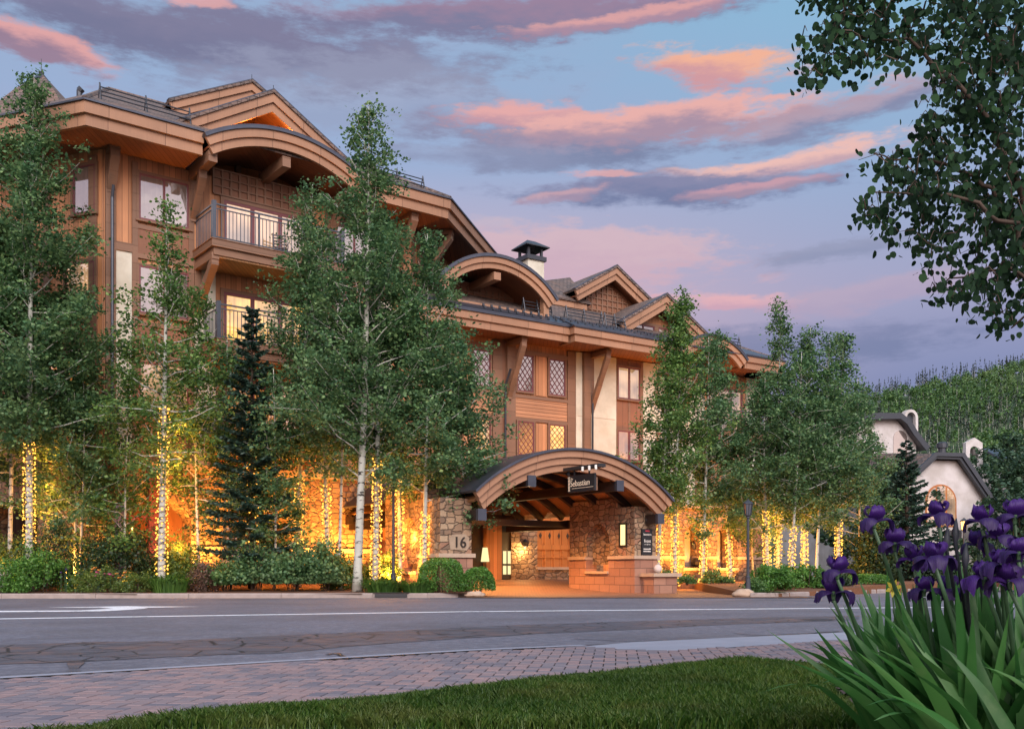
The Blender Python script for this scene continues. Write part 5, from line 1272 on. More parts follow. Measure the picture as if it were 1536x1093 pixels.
def shrub(px, Y, w, pyt, n, seed, label, m='shrub_leaf', size=.075, zb=None, name='shrub', depth=None, stems=5, group='shrubs along the planting beds', boxy=.0, cat='shrub', open_=.0):
    rng = np.random.default_rng(seed); x = at(px, Y); zb = (bed_z(x, Y) if x < -1 else bedr(x, Y)) if zb is None else zb
    H = (zat(pyt, Y)-zb)*1.08; W = w/2*Y/F*1.12; n = int(n*1.25); D = (depth or min(W, H*1.1))
    r = root(name, (x, Y, zb), label, cat, group)
    mb = MB()
    for i in range(stems):
        a = rng.uniform(0, 6.28); q = rng.uniform(.2, .75)
        e = np.array([x+math.cos(a)*W*q, Y+math.sin(a)*D*q, zb+H*rng.uniform(.55, .9)]); b = np.array([x+math.cos(a)*W*.15, Y+math.sin(a)*D*.15, zb-.05])
        mid = (b+e)/2+np.array([math.cos(a)*-.05, 0, .08]); tubes_np(mb, [b, mid, e], .016, .006, 4)
    mb.build('stem', M['brown_bark'], r)
    K = int(36+W*40); cen = unit(K, rng); cen[:, 2] = np.abs(cen[:, 2]) if not open_ else cen[:, 2]*.7+.2
    rr = rng.uniform(.55, .98, K)[:, None]; cen = cen*rr
    if boxy: cen = np.sign(cen)*np.abs(cen)**(1-boxy*.4)
    lo = .2*open_
    idx = rng.integers(0, K, n); p = cen[idx]*np.array([W, D, H*(1-lo)*.93])*(1+rng.normal(size=(K, 1))*.07)[idx]+rng.normal(size=(n, 3))*(.09 if not boxy else .06)*np.array([1, 1, .8])*max(.8, H)
    if boxy:
        u_ = unit(n, rng); u_[:, 2] = np.abs(u_[:, 2]); bump = np.array([1+.10*noise.noise(Vector(tuple(q*2.2))+Vector((seed, 0, 0))) for q in u_])
        u_ = np.sign(u_)*np.abs(u_)**.8; p = u_*(bump*rng.uniform(.80, 1.0, n)**.6)[:, None]*np.array([W, D, H*.93])
    p[:, 2] = np.abs(p[:, 2])+lo*H*.9+.02
    p += np.array([x, Y, zb])
    npmesh('foliage', leaves(p, size, rng, .15), 4, M[m], r); return r
def tuft(px, Y, w, pyt, n, seed, label, m='lily_blade', name='grass_clump', zb=None, bw=.014, group='grassy clumps along the kerb'):
    rng = np.random.default_rng(seed); x = at(px, Y); zb = (bed_z(x, Y) if x < -1 else bedr(x, Y)) if zb is None else zb
    H = zat(pyt, Y)-zb; W = w/2*Y/F; a = rng.uniform(0, 6.28, n); q = np.sqrt(rng.uniform(0, 1, n))
    b = np.stack([x+np.cos(a)*q*W*.75, Y+np.sin(a)*q*.4, np.full(n, zb-.02)], 1)
    o = np.stack([np.cos(a), np.sin(a)*.7, np.zeros(n)], 1)*rng.uniform(.08, .5, (n, 1))*(.4+q[:, None]); h = (H*rng.uniform(.6, 1.05, n))[:, None]*np.array([[0, 0, 1]])
    s = np.stack([-np.sin(a), np.cos(a), np.zeros(n)], 1)*bw; s[:, 0] += bw*.6
    m1 = b+o*.4+h*.7; t1 = b+o*1.25+h*(1-np.linalg.norm(o, axis=1)[:, None]*.7)
    V = np.stack([b-s, b+s, m1+s*.9, m1-s*.9, m1-s*.9, m1+s*.9, t1+s*.15, t1-s*.15], 1).reshape(-1, 3)
    o_ = npmesh(name, V - np.array([x, Y, zb]), 4, M[m], loc=(x, Y, zb)); return tag(o_, label, 'plant', group)
G = shrub
G(62, 31.4, 112, 822, 6500, 101, 'bright green leafy shrub at the left kerb', 'box_leaf', .07, stems=4)
G(105, 33.2, 160, 782, 8500, 102, 'large dark yew shrub left of the slender lit aspen', 'yew_leaf', .075)
G(190, 33.0, 130, 792, 8000, 103, 'dark yew shrub right at the slender lit aspen', 'yew_leaf', .075)
G(8, 33.6, 90, 800, 4500, 104, 'dim shrub cut by the left edge under the thin aspen', 'olive_leaf', .08)
G(150, 31.3, 80, 852, 3200, 105, 'low mound of green foliage with flowers behind it', 'olive_leaf', .055)
G(203, 31.3, 60, 858, 2600, 106, 'low yellowish mound between the flowers and the strappy clump', 'olive_leaf', .05)
G(272, 32.6, 70, 800, 4500, 107, 'upright green shrub between the lit aspen and the spruce', 'olive_leaf', .085)
G(306, 31.6, 42, 842, 2600, 108, 'dry reddish brown shrub near the kerb', 'dry_twig', .05, stems=14)
G(340, 31.9, 60, 828, 2200, 109, 'open leggy shrub below the spruce', 'shrub_leaf', .09, open_=.8, stems=9)
G(383, 32.0, 75, 806, 3600, 110, 'leggy green shrub right of the spruce trunk', 'aspen_leaf', .095, open_=.7, stems=10)
G(440, 31.9, 78, 806, 3800, 111, 'broad leggy green shrub midway along the bed', 'aspen_leaf', .095, open_=.7, stems=10)
G(487, 32.0, 62, 806, 3200, 112, 'leggy shrub before the wrapped trunk by the white-barked aspen', 'aspen_leaf', .095, open_=.7, stems=9)
G(515, 32.8, 50, 832, 2200, 113, 'low yellow green shrub lit from behind the white trunk', 'olive_leaf', .07)
G(572, 33.2, 60, 828, 2600, 114, 'yellow green shrub behind the half hidden lamp post', 'olive_leaf', .08)
G(662, 31.6, 66, 836, 7500, 115, 'larger clipped round shrub left of the driveway', 'box_leaf', .05, boxy=.8)
G(717, 31.9, 46, 851, 5500, 116, 'smaller clipped round shrub at the driveway corner', 'box_leaf', .05, boxy=.8)
G(1152, 33.8, 72, 845, 6000, 117, 'rounded green shrub right of the unlit lamp post', 'box_leaf', .07)
G(1208, 35.5, 74, 846, 6000, 118, 'bright green shrub in the middle of the right bed', 'box_leaf', .075)
G(1255, 37.0, 46, 858, 3500, 119, 'small dark shrub left of the clipped hedge', 'yew_leaf', .07)
G(1300, 38.5, 70, 861, 5500, 120, 'low clipped hedge at the right end of the bed', 'box_leaf', .065, boxy=.9)
G(1312, 43, 60, 782, 5500, 121, 'tall dark shrub between the last lit trunk and the white house', 'yew_leaf', .12)
G(1132, 32.5, 30, 868, 1200, 122, 'little leafy shrub at the foot of the lamp post boulder', 'shrub_leaf', .06)
G(1375, 47, 90, 825, 4500, 123, 'dark shrub under the white house wall', 'yew_leaf', .12)
G(1450, 46, 130, 850, 6500, 124, 'wide dark hedge behind the iris leaves', 'yew_leaf', .10)
G(1520, 40, 120, 820, 6500, 125, 'bush with pale blossoms behind the right irises', 'far_leaf', .12)
for i, (px, y) in enumerate([(1000, 852), (1030, 862), (1068, 852), (1085, 866)]): G(px, 38.2+.35*i, 26, y, 420, 130+i, ['small sprig plant by the right porch pier', 'small low plant below the arcade sill', 'small leafy plant between two wrapped trunks', 'low plant near the drive edge under the narrow aspen'][i], 'shrub_leaf', .09, stems=5, group='young plants under the arcade')
tuft(255, 31.3, 66, 856, 420, 140, 'strappy green clump at the kerb below the slender lit aspen'); tuft(575, 31.4, 70, 862, 420, 141, 'strappy clump at the foot of the half hidden lamp post'); tuft(628, 31.3, 60, 866, 380, 142, 'strappy clump left of the larger clipped shrub'); tuft(1150, 31.9, 44, 884, 300, 143, 'thin grassy clump by the right kerb')
def flowers(px0, px1, Y, py0, py1, n, m, seed, label, r=.045):
    """a patch of bedding flowers on stalks"""
    rng = random.Random(seed); x = at((px0+px1)/2, Y); R0 = root('flower_patch', (x, Y, bed_z(x, Y)), label, 'flowers', 'bedding flowers by the left kerb')
    h = MB(); st = MB()
    for i in range(n):
        fx = at(rng.uniform(px0, px1), Y); fy = Y+rng.uniform(-.15, .2); fz = zat(rng.uniform(py0, py1), Y); s = r*rng.uniform(.7, 1.2)
        st.tube([(fx, fy, bed_z(fx, fy)-.02), (fx, fy, fz)], .006, 3)
        V = [(fx, fy, fz+s*.3)]+[(fx+s*math.cos(k*.785)*(1 if k % 2 else .75), fy+s*.8*math.sin(k*.785), fz+s*.45*math.sin(k*2.1)) for k in range(8)]+[(fx, fy, fz-s*.5)]
        h.add(V, [(0, 1+k, 1+(k+1) % 8) for k in range(8)]+[(9, 1+(k+1) % 8, 1+k) for k in range(8)])
    h.build('blooms', M[m], R0)['kind'] = 'stuff'; st.build('stalks', M['iris_stem'], R0)['kind'] = 'stuff'
flowers(-12, 18, 31.1, 850, 884, 90, 'white_bloom', 1, 'patch of white flowers at the left edge'); flowers(2, 16, 31.0, 858, 866, 7, 'red_bloom', 2, 'few red flowers amid the white patch')
flowers(134, 152, 31.25, 851, 857, 5, 'orange_bloom', 3, 'orange marigolds behind the low green mound', .06); flowers(143, 172, 31.3, 856, 864, 12, 'pink_bloom', 4, 'pink flowers between the two low mounds', .06)
flowers(176, 198, 31.25, 858, 866, 8, 'orange_bloom', 5, 'coral orange flowers at the right mound', .06); flowers(184, 190, 31.0, 868, 875, 3, 'gold_bloom', 6, 'yellow flowers low by the kerb', .05)
flowers(112, 122, 31.0, 876, 884, 3, 'gold_bloom', 7, 'yellow flowers right of the bright green shrub', .05); flowers(92, 104, 31.2, 850, 858, 4, 'violet_bloom', 8, 'violet flowers behind the bright green shrub', .05)

# ================================================================== uplights washing the stone
def uplight(x, y, z, tgt, w, label, col=AMB, ang=95):
    r = root('ground_light', (x, y, z), label, 'spotlight', 'garden uplights before the stone walls')
    mb = MB(); mb.lathe(x, y, [(.05, z-.05), (.05, z+.06), (.07, z+.08), (.07, z+.14)], 8); mb.build('canister', M['canister'], r)
    d = Vector(tgt)-Vector((x, y, z+.18)); point('beam', (x, y, z+.2), w, col, .06, r, (ang, d))
UP = [(20, 'at the far left beside the thin bare aspen'), (245, 'behind the slender lit aspen'), (400, 'right of the dark spruce'), (100, 'by the leftmost stone pier'), (180, 'behind the dark yew shrubs'), (310, 'under the dark spruce'), (470, 'behind the open leggy shrubs'), (540, 'behind the white-barked aspen')]
for px, l in UP:
    s = L.s(px, -1.5); x, y, _ = L.pt(s, -1.5, 0); t = L.pt(s+.3, -.3, 2.6); uplight(x, y, bed_z(x, y), t, 1700, 'garden uplight '+l)
s = P.pt(-9.9, 1.4, 0); uplight(s[0], s[1], bed_z(s[0], s[1]), P.pt(-8.3, 2.2, 2.2), 1500, 'garden uplight facing the wall left of number 16')
for px, l in ((1000, 'between the porch pier and the arcade'), (1062, 'below the arcade sill'), (1125, 'at the cream corner of the hotel')):
    s = RW.s(px, -3.4); x, y, _ = RW.pt(s, -3.4, 0); uplight(x, y, bedr(x, y), RW.pt(s+.2, -1.6, 2.2), 1500, 'garden uplight '+l)
point('gable_lamp', L.pt(4.9, -.5, 17.5), 70, AMB, .08, HOTEL); point('gable_lamp', L.pt(6.6, -.5, 17.5), 60, AMB, .08, HOTEL)
# ================================================================== white house behind
HS_ = Frame(at(1428, 62), 62, 12)
WH = root('white_house', HS_.pt(0, 5, 0), 'white stucco house with dark clipped gable and arched window', 'house')
q = lambda px, py, d=0: (HS_.s(px, d), HS_.z(px, py, d))
xl, xr = q(1364, 760)[0], q(1474, 760)[0]; zp = q(1415, 682)[1]
ax, bx = q(1398, 688)[0], q(1434, 688)[0]; ze = q(1480, 745)[1]; zl = q(1372, 706)[1]
mb = MB(); mb.prism(HS_, [(xl, 0), (xr, 0), (xr, ze+.1), (bx, zp-.35), (ax, zp-.35), (xl, zl-.1)], 0, 11); mb.build('wall', M['white_stucco'], WH)
zll = zp-(ax-xl)*1.0
pr = [(xl-.5, zl-.55), (ax-.15, zp+.05), (bx+.15, zp+.05), (xr+.45, ze-.25)]
mb = MB(); mb.band(HS_, pr, .22, -.45, 11); o = mb.build('roof', M['slate_roof'], WH)
mb = MB(); mb.band(HS_, pr, .24, -.62, -.44, 0, -.03); mb.band(HS_, pr, .14, -.5, -.2, 0, .215); mb.build('fascia', M['dark_fascia'], o)
sa, za = q(1371, 730); 
mb = MB(); mb.slab([HS_.pt(ax-.3, -.4, zp), HS_.pt(xl-.6, -.3, zl-.6), HS_.pt(xl-2.4, 5, zl-.6), HS_.pt(xl-1.4, 7, zp+1.0), HS_.pt(ax-.3, 7, zp+.9)], .15); mb.build('roof', M['shingles'], WH)
# arched window with three lights
wc, wz = q(1411, 760); wr = abs(q(1433, 760)[0]-q(1386, 760)[0])/2; zb = q(1411, 790)[1]; ztop = q(1411, 726)[1]
pts = [(wc-wr, zb), (wc+wr, zb)]+[(wc+wr*math.cos(math.pi*i/14), ztop-wr+wr*math.sin(math.pi*i/14)) for i in range(15)]
mb = MB(); mb.prism(HS_, pts, -.03, .02); 
w = mb.build('arched_window', M['door_wood'], WH)
mb = MB()
for k in range(3):
    a0, a1 = wc-wr+.12+k*(2*wr-.1)/3, wc-wr+(k+1)*(2*wr-.1)/3
    tp_ = [(a1-(a1-a0)*i/6, ztop-wr+math.sqrt(max(0, (wr-.12)**2-(a1-(a1-a0)*i/6-wc)**2))) for i in range(7)]
    mb.prism(HS_, [(a0, zb+.1), (a1, zb+.1)]+tp_, -.06, -.035)
mb.build('pane', M['glass_mixed'], w)
mb = MB(); mb.box(HS_, xr-2.4, xr-1.5, -.02, .03, q(1460, 815)[1], q(1460, 795)[1]); mb.build('window', M['glass_dark'], WH)
vx = q(1413, 672, 2); p_ = HS_.pt(vx[0], 2, 0); mb = MB(); mb.lathe(p_[0], p_[1], [(.24, vx[1]-1.2), (.24, vx[1]), (.34, vx[1]+.02), (.34, vx[1]+.3), (.2, vx[1]+.4)], 10); mb.build('flue', M['dark_metal'], WH)
# second gable behind to the left
H2 = Frame(at(1335, 72), 72, 18)
W2 = root('white_house', H2.pt(0, 4, 0), 'farther white house with dark rounded roof edge and arched dormer', 'house')
q2 = lambda px, py, d=0: (H2.s(px, d), H2.z(px, py, d))
pr = [q2(1270, 640), q2(1290, 622), q2(1343, 622), q2(1356, 632), q2(1366, 648), q2(1385, 672)]
mb = MB(); mb.band(H2, pr, .3, -.5, 10); o = mb.build('roof', M['slate_roof'], W2); mb = MB(); mb.band(H2, pr, .42, -.66, -.49, 0, -.05); mb.build('fascia', M['dark_fascia'], o)
mb = MB(); mb.prism(H2, [(q2(1272, 0)[0], 0), (q2(1374, 0)[0], 0), q2(1374, 668), q2(1362, 650), q2(1343, 628), q2(1290, 628), q2(1272, 645)], 0, 9); mb.build('wall', M['white_stucco'], W2)
c, z = q2(1350, 664); mb = MB(); mb.prism(H2, [(c-.6, z-1.2), (c+.6, z-1.2)]+[(c+.6*math.cos(math.pi*i/10), z+.3+.6*math.sin(math.pi*i/10)) for i in range(11)], -.04, .02); mb.build('window', M['glass_sky'], W2)
c, z = q2(1367, 628, 2); mb = MB()
ro, ri = .62, .4
mb.prism(H2, [(c-ro, z-1.0), (c-ri, z-1.0)]+[(c-ri*math.cos(math.pi*i/10), z+.1+ri*math.sin(math.pi*i/10)) for i in range(11)]+[(c+ri, z-1.0), (c+ro, z-1.0)]+[(c+ro*math.cos(math.pi*i/10), z+.1+ro*math.sin(math.pi*i/10)) for i in range(11)], 2, 2.5); mb.build('dormer', M['white_stucco'], W2)
mb = MB(); mb.box(H2, c-ri-.05, c+ri+.05, 2.3, 2.4, z-1, z+.4); mb.build('dormer_louvre', M['dark_fascia'], W2)
# bell arch
H3 = Frame(at(1462, 95), 95, 8); q3 = lambda px, py: (H3.s(px, 0), H3.z(px, py, 0))
BA = root('bell_arch', H3.pt(0, 0, 0), 'small white pointed bell arch rising above the trees', 'tower')
(x0, zb), (x1, zt), (xc, zpk) = q3(1449, 690), q3(1474, 664), q3(1462, 656); w = (x1-x0)
mb = MB(); mb.prism(H3, [(x0, 0), (x1, 0), (x1, zb), (x0, zb)], 0, .5)
i0, i1 = x0+w*.24, x1-w*.24; rr_ = (i1-i0)/2
mb.prism(H3, [(x0, zb), (i0, zb)]+[((i0+i1)/2-rr_*math.cos(math.pi*i/10), zb+.9+rr_*math.sin(math.pi*i/10)) for i in range(11)]+[(i1, zb), (x1, zb), (x1, zt), (xc, zpk), (x0, zt)], 0, .5); mb.build('arch', M['white_stucco'], BA)
mb = MB(); p_ = H3.pt((i0+i1)/2, .25, 0); mb.lathe(p_[0], p_[1], [(.45, zb+.5), (.35, zb+.75), (.22, zb+1.1), (.05, zb+1.2)], 10); mb.build('bell', M['bronze_letter'], BA)
H4 = Frame(at(1540, 90), 90, 20); BR = root('far_house', H4.pt(0, 0, 0), 'partly hidden house with a blue grey metal roof at the right edge', 'house')
s0, z0 = H4.s(1517, 0), H4.z(1517, 700, 0); z1 = H4.z(1530, 684, 3)
mb = MB(); mb.slab([H4.pt(s0, -.5, z0), H4.pt(s0+7, -.5, z0), H4.pt(s0+6.4, 4, z1+.7), H4.pt(s0+.8, 4, z1+.7)], .2); mb.build('roof', M['roof_metal'], BR); mb = MB(); mb.box(H4, s0+.4, s0+6.6, 0, 6, 0, z0-.25); mb.build('wall', M['white_stucco'], BR)

# ================================================================== wooded hillside
def hz(x, y):
    x, y = x/1.45, y/1.45
    t = (y-170)/430
    if t <= 0: return -.5
    rp_ = (x/ max(y, 1))*F+CX                                      # direction column at that place
    top = 101+(x-214)*.24+10*noise.noise(Vector((x*.006, y*.006, 0)))
    far = sst(0, 1, t)*top + 7*noise.noise(Vector((x*.012, y*.012, 3)))*min(1, t*2)
    return far*1.45-1.0
gridsheet('hillside', 30, 810, 220, 930, 66, 60, lambda x, y: hz(x, y), 'terrain')
gridsheet('far_hills', 0, 1500, 1100, 1700, 24, 8, lambda x, y: sst(1060, 1450, y)*(205+60*noise.noise(Vector((x*.0022, 1.7, 0)))-.05*x)+10*noise.noise(Vector((x*.02, y*.02, 0))), 'hill_pine')
def forest():
    rng = np.random.default_rng(77); V = []; MI = []; tk = MB(); n = 0
    while n < 3000:
        y = rng.uniform(280, 930); x = rng.uniform(.30*y, .58*y)
        if x < .33*y and y < 430: continue
        z = hz(x, y); n += 1
        pine = (y > 790 and rng.random() < .85) or rng.random() < (.65 if noise.noise(Vector((x*.011, y*.011, 5))) > .18 else .04)
        g = noise.noise(Vector((x*.02, y*.02, 9)))
        h = rng.uniform(8, 13)*(1+.2*g)
        if pine:
            h *= 1.55; k = 40; f = rng.uniform(0, 1, k)**.8; a = rng.uniform(0, 6.28, k); r = (1-f)*h*.10*rng.uniform(.5, 1.1, k)
            c = np.stack([x+np.cos(a)*r, y+np.sin(a)*r, z+h*(.12+.86*f)], 1); Q = leaves(c, 1.15, rng, .2, asp=.5)
        else:
            k = 62; u = unit(k, rng); rr = rng.uniform(.5, 1, k)[:, None]; c = np.array([x, y, z+h*.62])+u*rr*np.array([h*.27, h*.27, h*.37]); Q = leaves(c, 1.5, rng, .3)
        V.append(Q); MI += [1 if pine else 0]*k
        if rng.random() < .4: tk.tube([(x, y, z-.5), (x+rng.uniform(-.4, .4), y, z+h*.7)], [.15, .06], 3, cap=False)
    o = npmesh('hillside_forest', np.concatenate(V), 4, [M['hill_leaf'], M['hill_pine']], mi=MI); o['kind'] = 'stuff'
    t = tk.build('forest_trunks', M['aspen_bark']); t['kind'] = 'stuff'; t.parent = o; t.name = 'trunks'
forest()

# ================================================================== lawn in front
lawn = [(-4.1, 2.8), (-3.08, 4.15), (-2.36, 5.02), (-1.78, 5.6), (-1.09, 6.12), (-.27, 6.9), (.68, 7.75), (1.23, 8.3), (1.68, 8.6), (2.05, 8.55), (2.4, 8.25), (2.7, 7.85), (3.2, 7.5), (5, 7.0), (5, 2.0), (-4, 2.0)]
soilp = [(1.74, 5.0), (1.92, 5.9), (2.25, 6.5), (2.9, 6.9), (5, 6.8), (5, 2), (1.4, 2), (1.46, 3.5)]
def lawn_z(x, y):
    e = 9
    for (a, b), (c, d) in zip(lawn[:13], lawn[1:14]):
        l2 = (c-a)**2+(d-b)**2; t = min(1, max(0, ((x-a)*(c-a)+(y-b)*(d-b))/l2)); e = min(e, math.hypot(x-a-t*(c-a), y-b-t*(d-b)))
    return .012+.10*sst(0, .9, e)+.012*noise.noise(Vector((x*1.3, y*1.3, 0)))
gridsheet('lawn', -4.5, 5, 2, 9.6, 110, 88, lawn_z, 'turf', lambda x, y: side((x, y), lawn))
gridsheet('flower_bed', 1, 5, 2, 7, 100, 125, lambda x, y: lawn_z(x, y)+.012+.05*sst(0, .5, x-1.3)+.022*noise.noise(Vector((x*6, y*6, 0)))+.018*noise.noise(Vector((x*17, y*17, 0))), 'soil', lambda x, y: side((x, y), soilp))
def grass():
    rng = np.random.default_rng(5); N = 420000
    x = rng.uniform(-4, 4.2, N); y = rng.uniform(4.6, 9.6, N)
    # keep what can fall in the view
    ok = (np.abs(x/y+.0) < .62); x, y = x[ok], y[ok]
    def inside(poly):
        c = np.zeros(len(x), bool); j = len(poly)-1
        for i in range(len(poly)):
            (xi, yi), (xj, yj) = poly[i], poly[j]
            if yi != yj: c ^= ((yi > y) != (yj > y)) & (x < (xj-xi)*(y-yi)/(yj-yi)+xi)
            j = i
        return c
    k = inside(lawn) & ~inside(soilp); x, y = x[k], y[k]
    gx = np.linspace(-4.5, 5, 120); gy = np.linspace(2, 9.8, 100); Z = np.array([[lawn_z(a, b) for a in gx] for b in gy])
    ix = np.clip(((x+4.5)/9.5*119).astype(int), 0, 119); iy = np.clip(((y-2)/7.8*99).astype(int), 0, 99); z = Z[iy, ix]
    n = len(x); print('grass blades', n)
    cl = np.array([noise.noise(Vector((a*.9, b*.9, 7)))+.6*noise.noise(Vector((a*3.5, b*3.5, 2))) for a, b in zip(x[:: 1], y[:: 1])])
    h = (.055*(1+.4*cl)*rng.uniform(.55, 1.45, n))[:, None]; a = rng.uniform(0, 6.28, n)
    ln = np.stack([np.cos(a), np.sin(a), np.zeros(n)], 1)*rng.uniform(.1, .9, (n, 1))*h*1.1; s = np.stack([-np.sin(a), np.cos(a), np.zeros(n)], 1)*.0026; s[:, 0] = np.where(np.abs(s[:, 0]) < .0012, .0016, s[:, 0])
    b = np.stack([x, y, z-.004], 1); up = np.array([[0, 0, 1]])
    m_ = b+ln*.35+up*h*.6; t = b+ln+up*h*.95
    V = np.stack([b-s, b+s, m_+s*.8, t, m_-s*.8], 1).reshape(-1, 3)
    o = npmesh('grass', V, 5, M['grass_blade']); o['kind'] = 'stuff'
grass()
def chips():
    rng = np.random.default_rng(8); C = []
    while len(C) < 4200:
        x, y = rng.uniform(1.3, 4), rng.uniform(3, 7)
        if side((x, y), soilp): C.append((x, y, lawn_z(x, y)+.012+.05*sst(0, .5, x-1.3)+.022*noise.noise(Vector((x*6, y*6, 0)))+.018*noise.noise(Vector((x*17, y*17, 0)))+.006))
    o = npmesh('bark_chips', leaves(np.array(C), .035, rng, .9, asp=.5), 4, M['bark_chip']); o['kind'] = 'stuff'
chips()

# ================================================================== irises
def strip(V, F_, pts, w, side_, mi=None, fold=0.0):
    """sword leaf: tapered strip with a slight keel"""
    b = len(V); n = len(pts)
    for i, p in enumerate(pts):
        t = i/(n-1); ww = w*(.75+.5*t if t < .35 else .925*(1-((t-.35)/.65)**2.2)+.004)
        V += [tuple(p-side_*ww), tuple(p+Vector((0, -1, 0))*fold*ww), tuple(p+side_*ww)]
    for i in range(n-1): q = b+3*i; F_ += [(q, q+1, q+4, q+3), (q+1, q+2, q+5, q+4)]
ri = random.Random(11)
def petal_mesh(mb, c, az, kind, sc_):
    """one ruffled petal: kind 'up' arches in over the top, 'down' flares out and droops"""
    N, K = 9, 7; V = []; d = Vector((math.cos(az), math.sin(az), 0)); s = Vector((-math.sin(az), math.cos(az), 0)); ph = ri.uniform(0, 6)
    for i in range(N):
        t = i/(N-1)
        if kind == 'up': r = .004+.034*math.sin(t*math.pi*.80)*1.2; z = .066*t; w = .040*math.sin(math.pi*min(.86, .12+t*.80))**.6
        else: r = .012+.072*math.sin(t*1.6); z = .020*math.sin(t*2.4)-.058*t**2.3; w = .038*math.sin(math.pi*min(.90, .10+t*.78))**.65
        for k in range(K):
            u = k/(K-1)*2-1; ru = (.0085*math.sin(u*7+ph+t*6)+.004*math.sin(u*15+ph*2))*t*(abs(u)+.25)
            cup = (-.35 if kind == 'up' else -.22)*u*u*w
            V.append(c+(d*(r+cup+ru)+s*(u*w)+Vector((0, 0, z+ru-(.012*u*u if kind == 'down' else .004*u*u))))*sc_)
    mb.add(V, [(i*K+k, i*K+k+1, (i+1)*K+k+1, (i+1)*K+k) for i in range(N-1) for k in range(K-1)])
def bloom(c, sc_, par, dark):
    az = ri.uniform(0, 6.28); c = Vector(c)
    mb = MB()
    for k in range(3): petal_mesh(mb, c, az+k*2.094, 'up', sc_)
    o = mb.build('bloom', M['purple_petal'], par, True, fix=False); o['label'] = 'upright purple petals'
    mb = MB()
    for k in range(3): petal_mesh(mb, c, az+1.047+k*2.094+ri.uniform(-.15, .15), 'down', sc_*ri.uniform(.95, 1.1))
    mb.build('falls', M['dark_petal' if dark else 'purple_petal'], o, True, fix=False)
    mb = MB(); mb.lathe(c.x, c.y, [(.006, c.z-.035*sc_), (.011*sc_, c.z-.012*sc_), (.008, c.z+.004)], 7); mb.build('sheath', M['iris_stem'], o)
def iris(px, py, Y, base, label, extra=(), nl=7, seed=0, buds=(), dark=True, spread=.35, lh=.72):
    """iris plant: fan of sword leaves, stalk, one or more blooms (photo columns/rows at depth Y)"""
    rr = random.Random(seed); bx, by = base; bx += .07+.12*max(0, min(1, (1.52-bx)/.2)); bz = lawn_z(bx, by)+.05
    r = root('iris_plant', (bx, by, bz), label, 'iris', 'purple irises in the foreground bed')
    V, Fc = [], []
    for i in range(nl):
        a = (i/(max(1, nl-1))-.5)*2; ln = lh*rr.uniform(.75, 1.12); az = rr.uniform(-.5, .5)
        tip = Vector((a*spread*rr.uniform(.7, 1.5), rr.uniform(-.22, .16), ln*(1-.30*abs(a)**1.5)))
        b = Vector((bx+a*.05+rr.uniform(-.03, .03), by+rr.uniform(-.05, .05), bz-.02)); droop = rr.choice([0, 0, .05, .12, .28])*abs(a)
        pts = []
        for k in range(10):
            t = k/9; p = b+Vector((tip.x*t**1.35, tip.y*t**1.2, tip.z*(t if t < .8 else t))); p.z -= droop*max(0, t-.55)**1.5*2.2; pts.append(p)
        sd = Vector((math.cos(az), math.sin(az), 0)); strip(V, Fc, pts, rr.uniform(.019, .030), sd, fold=.12)
    mb = MB(); mb.add(V, Fc); mb.build('leaf_fan', M['iris_leaf'], r, True, fix=False)
    if px is not None:
        for j, (ax, ay) in enumerate([(px, py)]+list(extra)):
            c = Vector((at(ax, Y), Y+rr.uniform(-.06, .06)*(j > 0), zat(ay+8, Y)))
            b = Vector((bx, by, bz)); top = c-Vector((0, 0, .03))
            mid = b.lerp(top, .55)+Vector((rr.uniform(-.03, .03), 0, .03))
            mb = MB(); mb.tube([b, b.lerp(mid, .5), mid, mid.lerp(top, .6)+Vector((0, 0, .01)), top], [.011, .010, .009, .007, .006], 7); mb.build('stem', M['iris_stem'], r, True)
            bloom(c, rr.uniform(.66, .80), r, dark if j == 0 else rr.random() < .7)
    for ax, ay in buds:
        c = Vector((at(ax, Y), Y, zat(ay, Y))); b = Vector((bx, by, bz)); mb = MB(); mb.tube([b.lerp(c, .5), c-Vector((0, 0, .03)), c+Vector((0, 0, .0)), c+Vector((.003, 0, .05))], [.006, .006, .013, .002], 7); mb.build('bud', M['bud_petal'], r, True)
ID = [
    (1311, 772, 3.5, (1.50, 3.75), 'lone iris bloom held highest at the left of the clump', (), dict()),
    (1256, 848, 3.55, (1.32, 3.9), 'lowest left irises, two blooms one above the other', ((1258, 880),), dict()),
    (1342, 806, 3.5, (1.52, 3.7), 'iris with two blooms below the lone high bloom', ((1364, 830),), dict()),
    (1408, 764, 3.25, (1.62, 3.55), 'large iris in front of the arched window of the white house', (), dict(buds=((1420, 812), (1433, 800)))),
    (1403, 828, 3.2, (1.55, 3.45), 'open iris low below the one at the arched window', (), dict(buds=((1448, 838),))),
    (1474, 772, 3.2, (1.72, 3.5), 'tall iris beside the glowing lamp post', ((1494, 797),), dict()),
    (1468, 808, 3.3, (1.70, 3.6), 'dark iris directly under the glowing lamp', (), dict()),
    (1522, 765, 3.2, (1.80, 3.5), 'tall iris cut by the right edge', (), dict()),
    (1502, 838, 3.1, (1.74, 3.4), 'dark iris among others low at the right', ((1486, 858),), dict()),
    (1528, 820, 3.05, (1.80, 3.3), 'iris at the right edge below the tall cut one', ((1522, 862),), dict()),
    (1386, 876, 3.4, (1.56, 3.6), 'two low irises just above the sword leaves', ((1417, 876),), dict()),
]
for i, (px, py, Y, b, lab, ex, kw) in enumerate(ID): iris(px, py, Y, b, lab, ex, 10, 200+i, **kw)
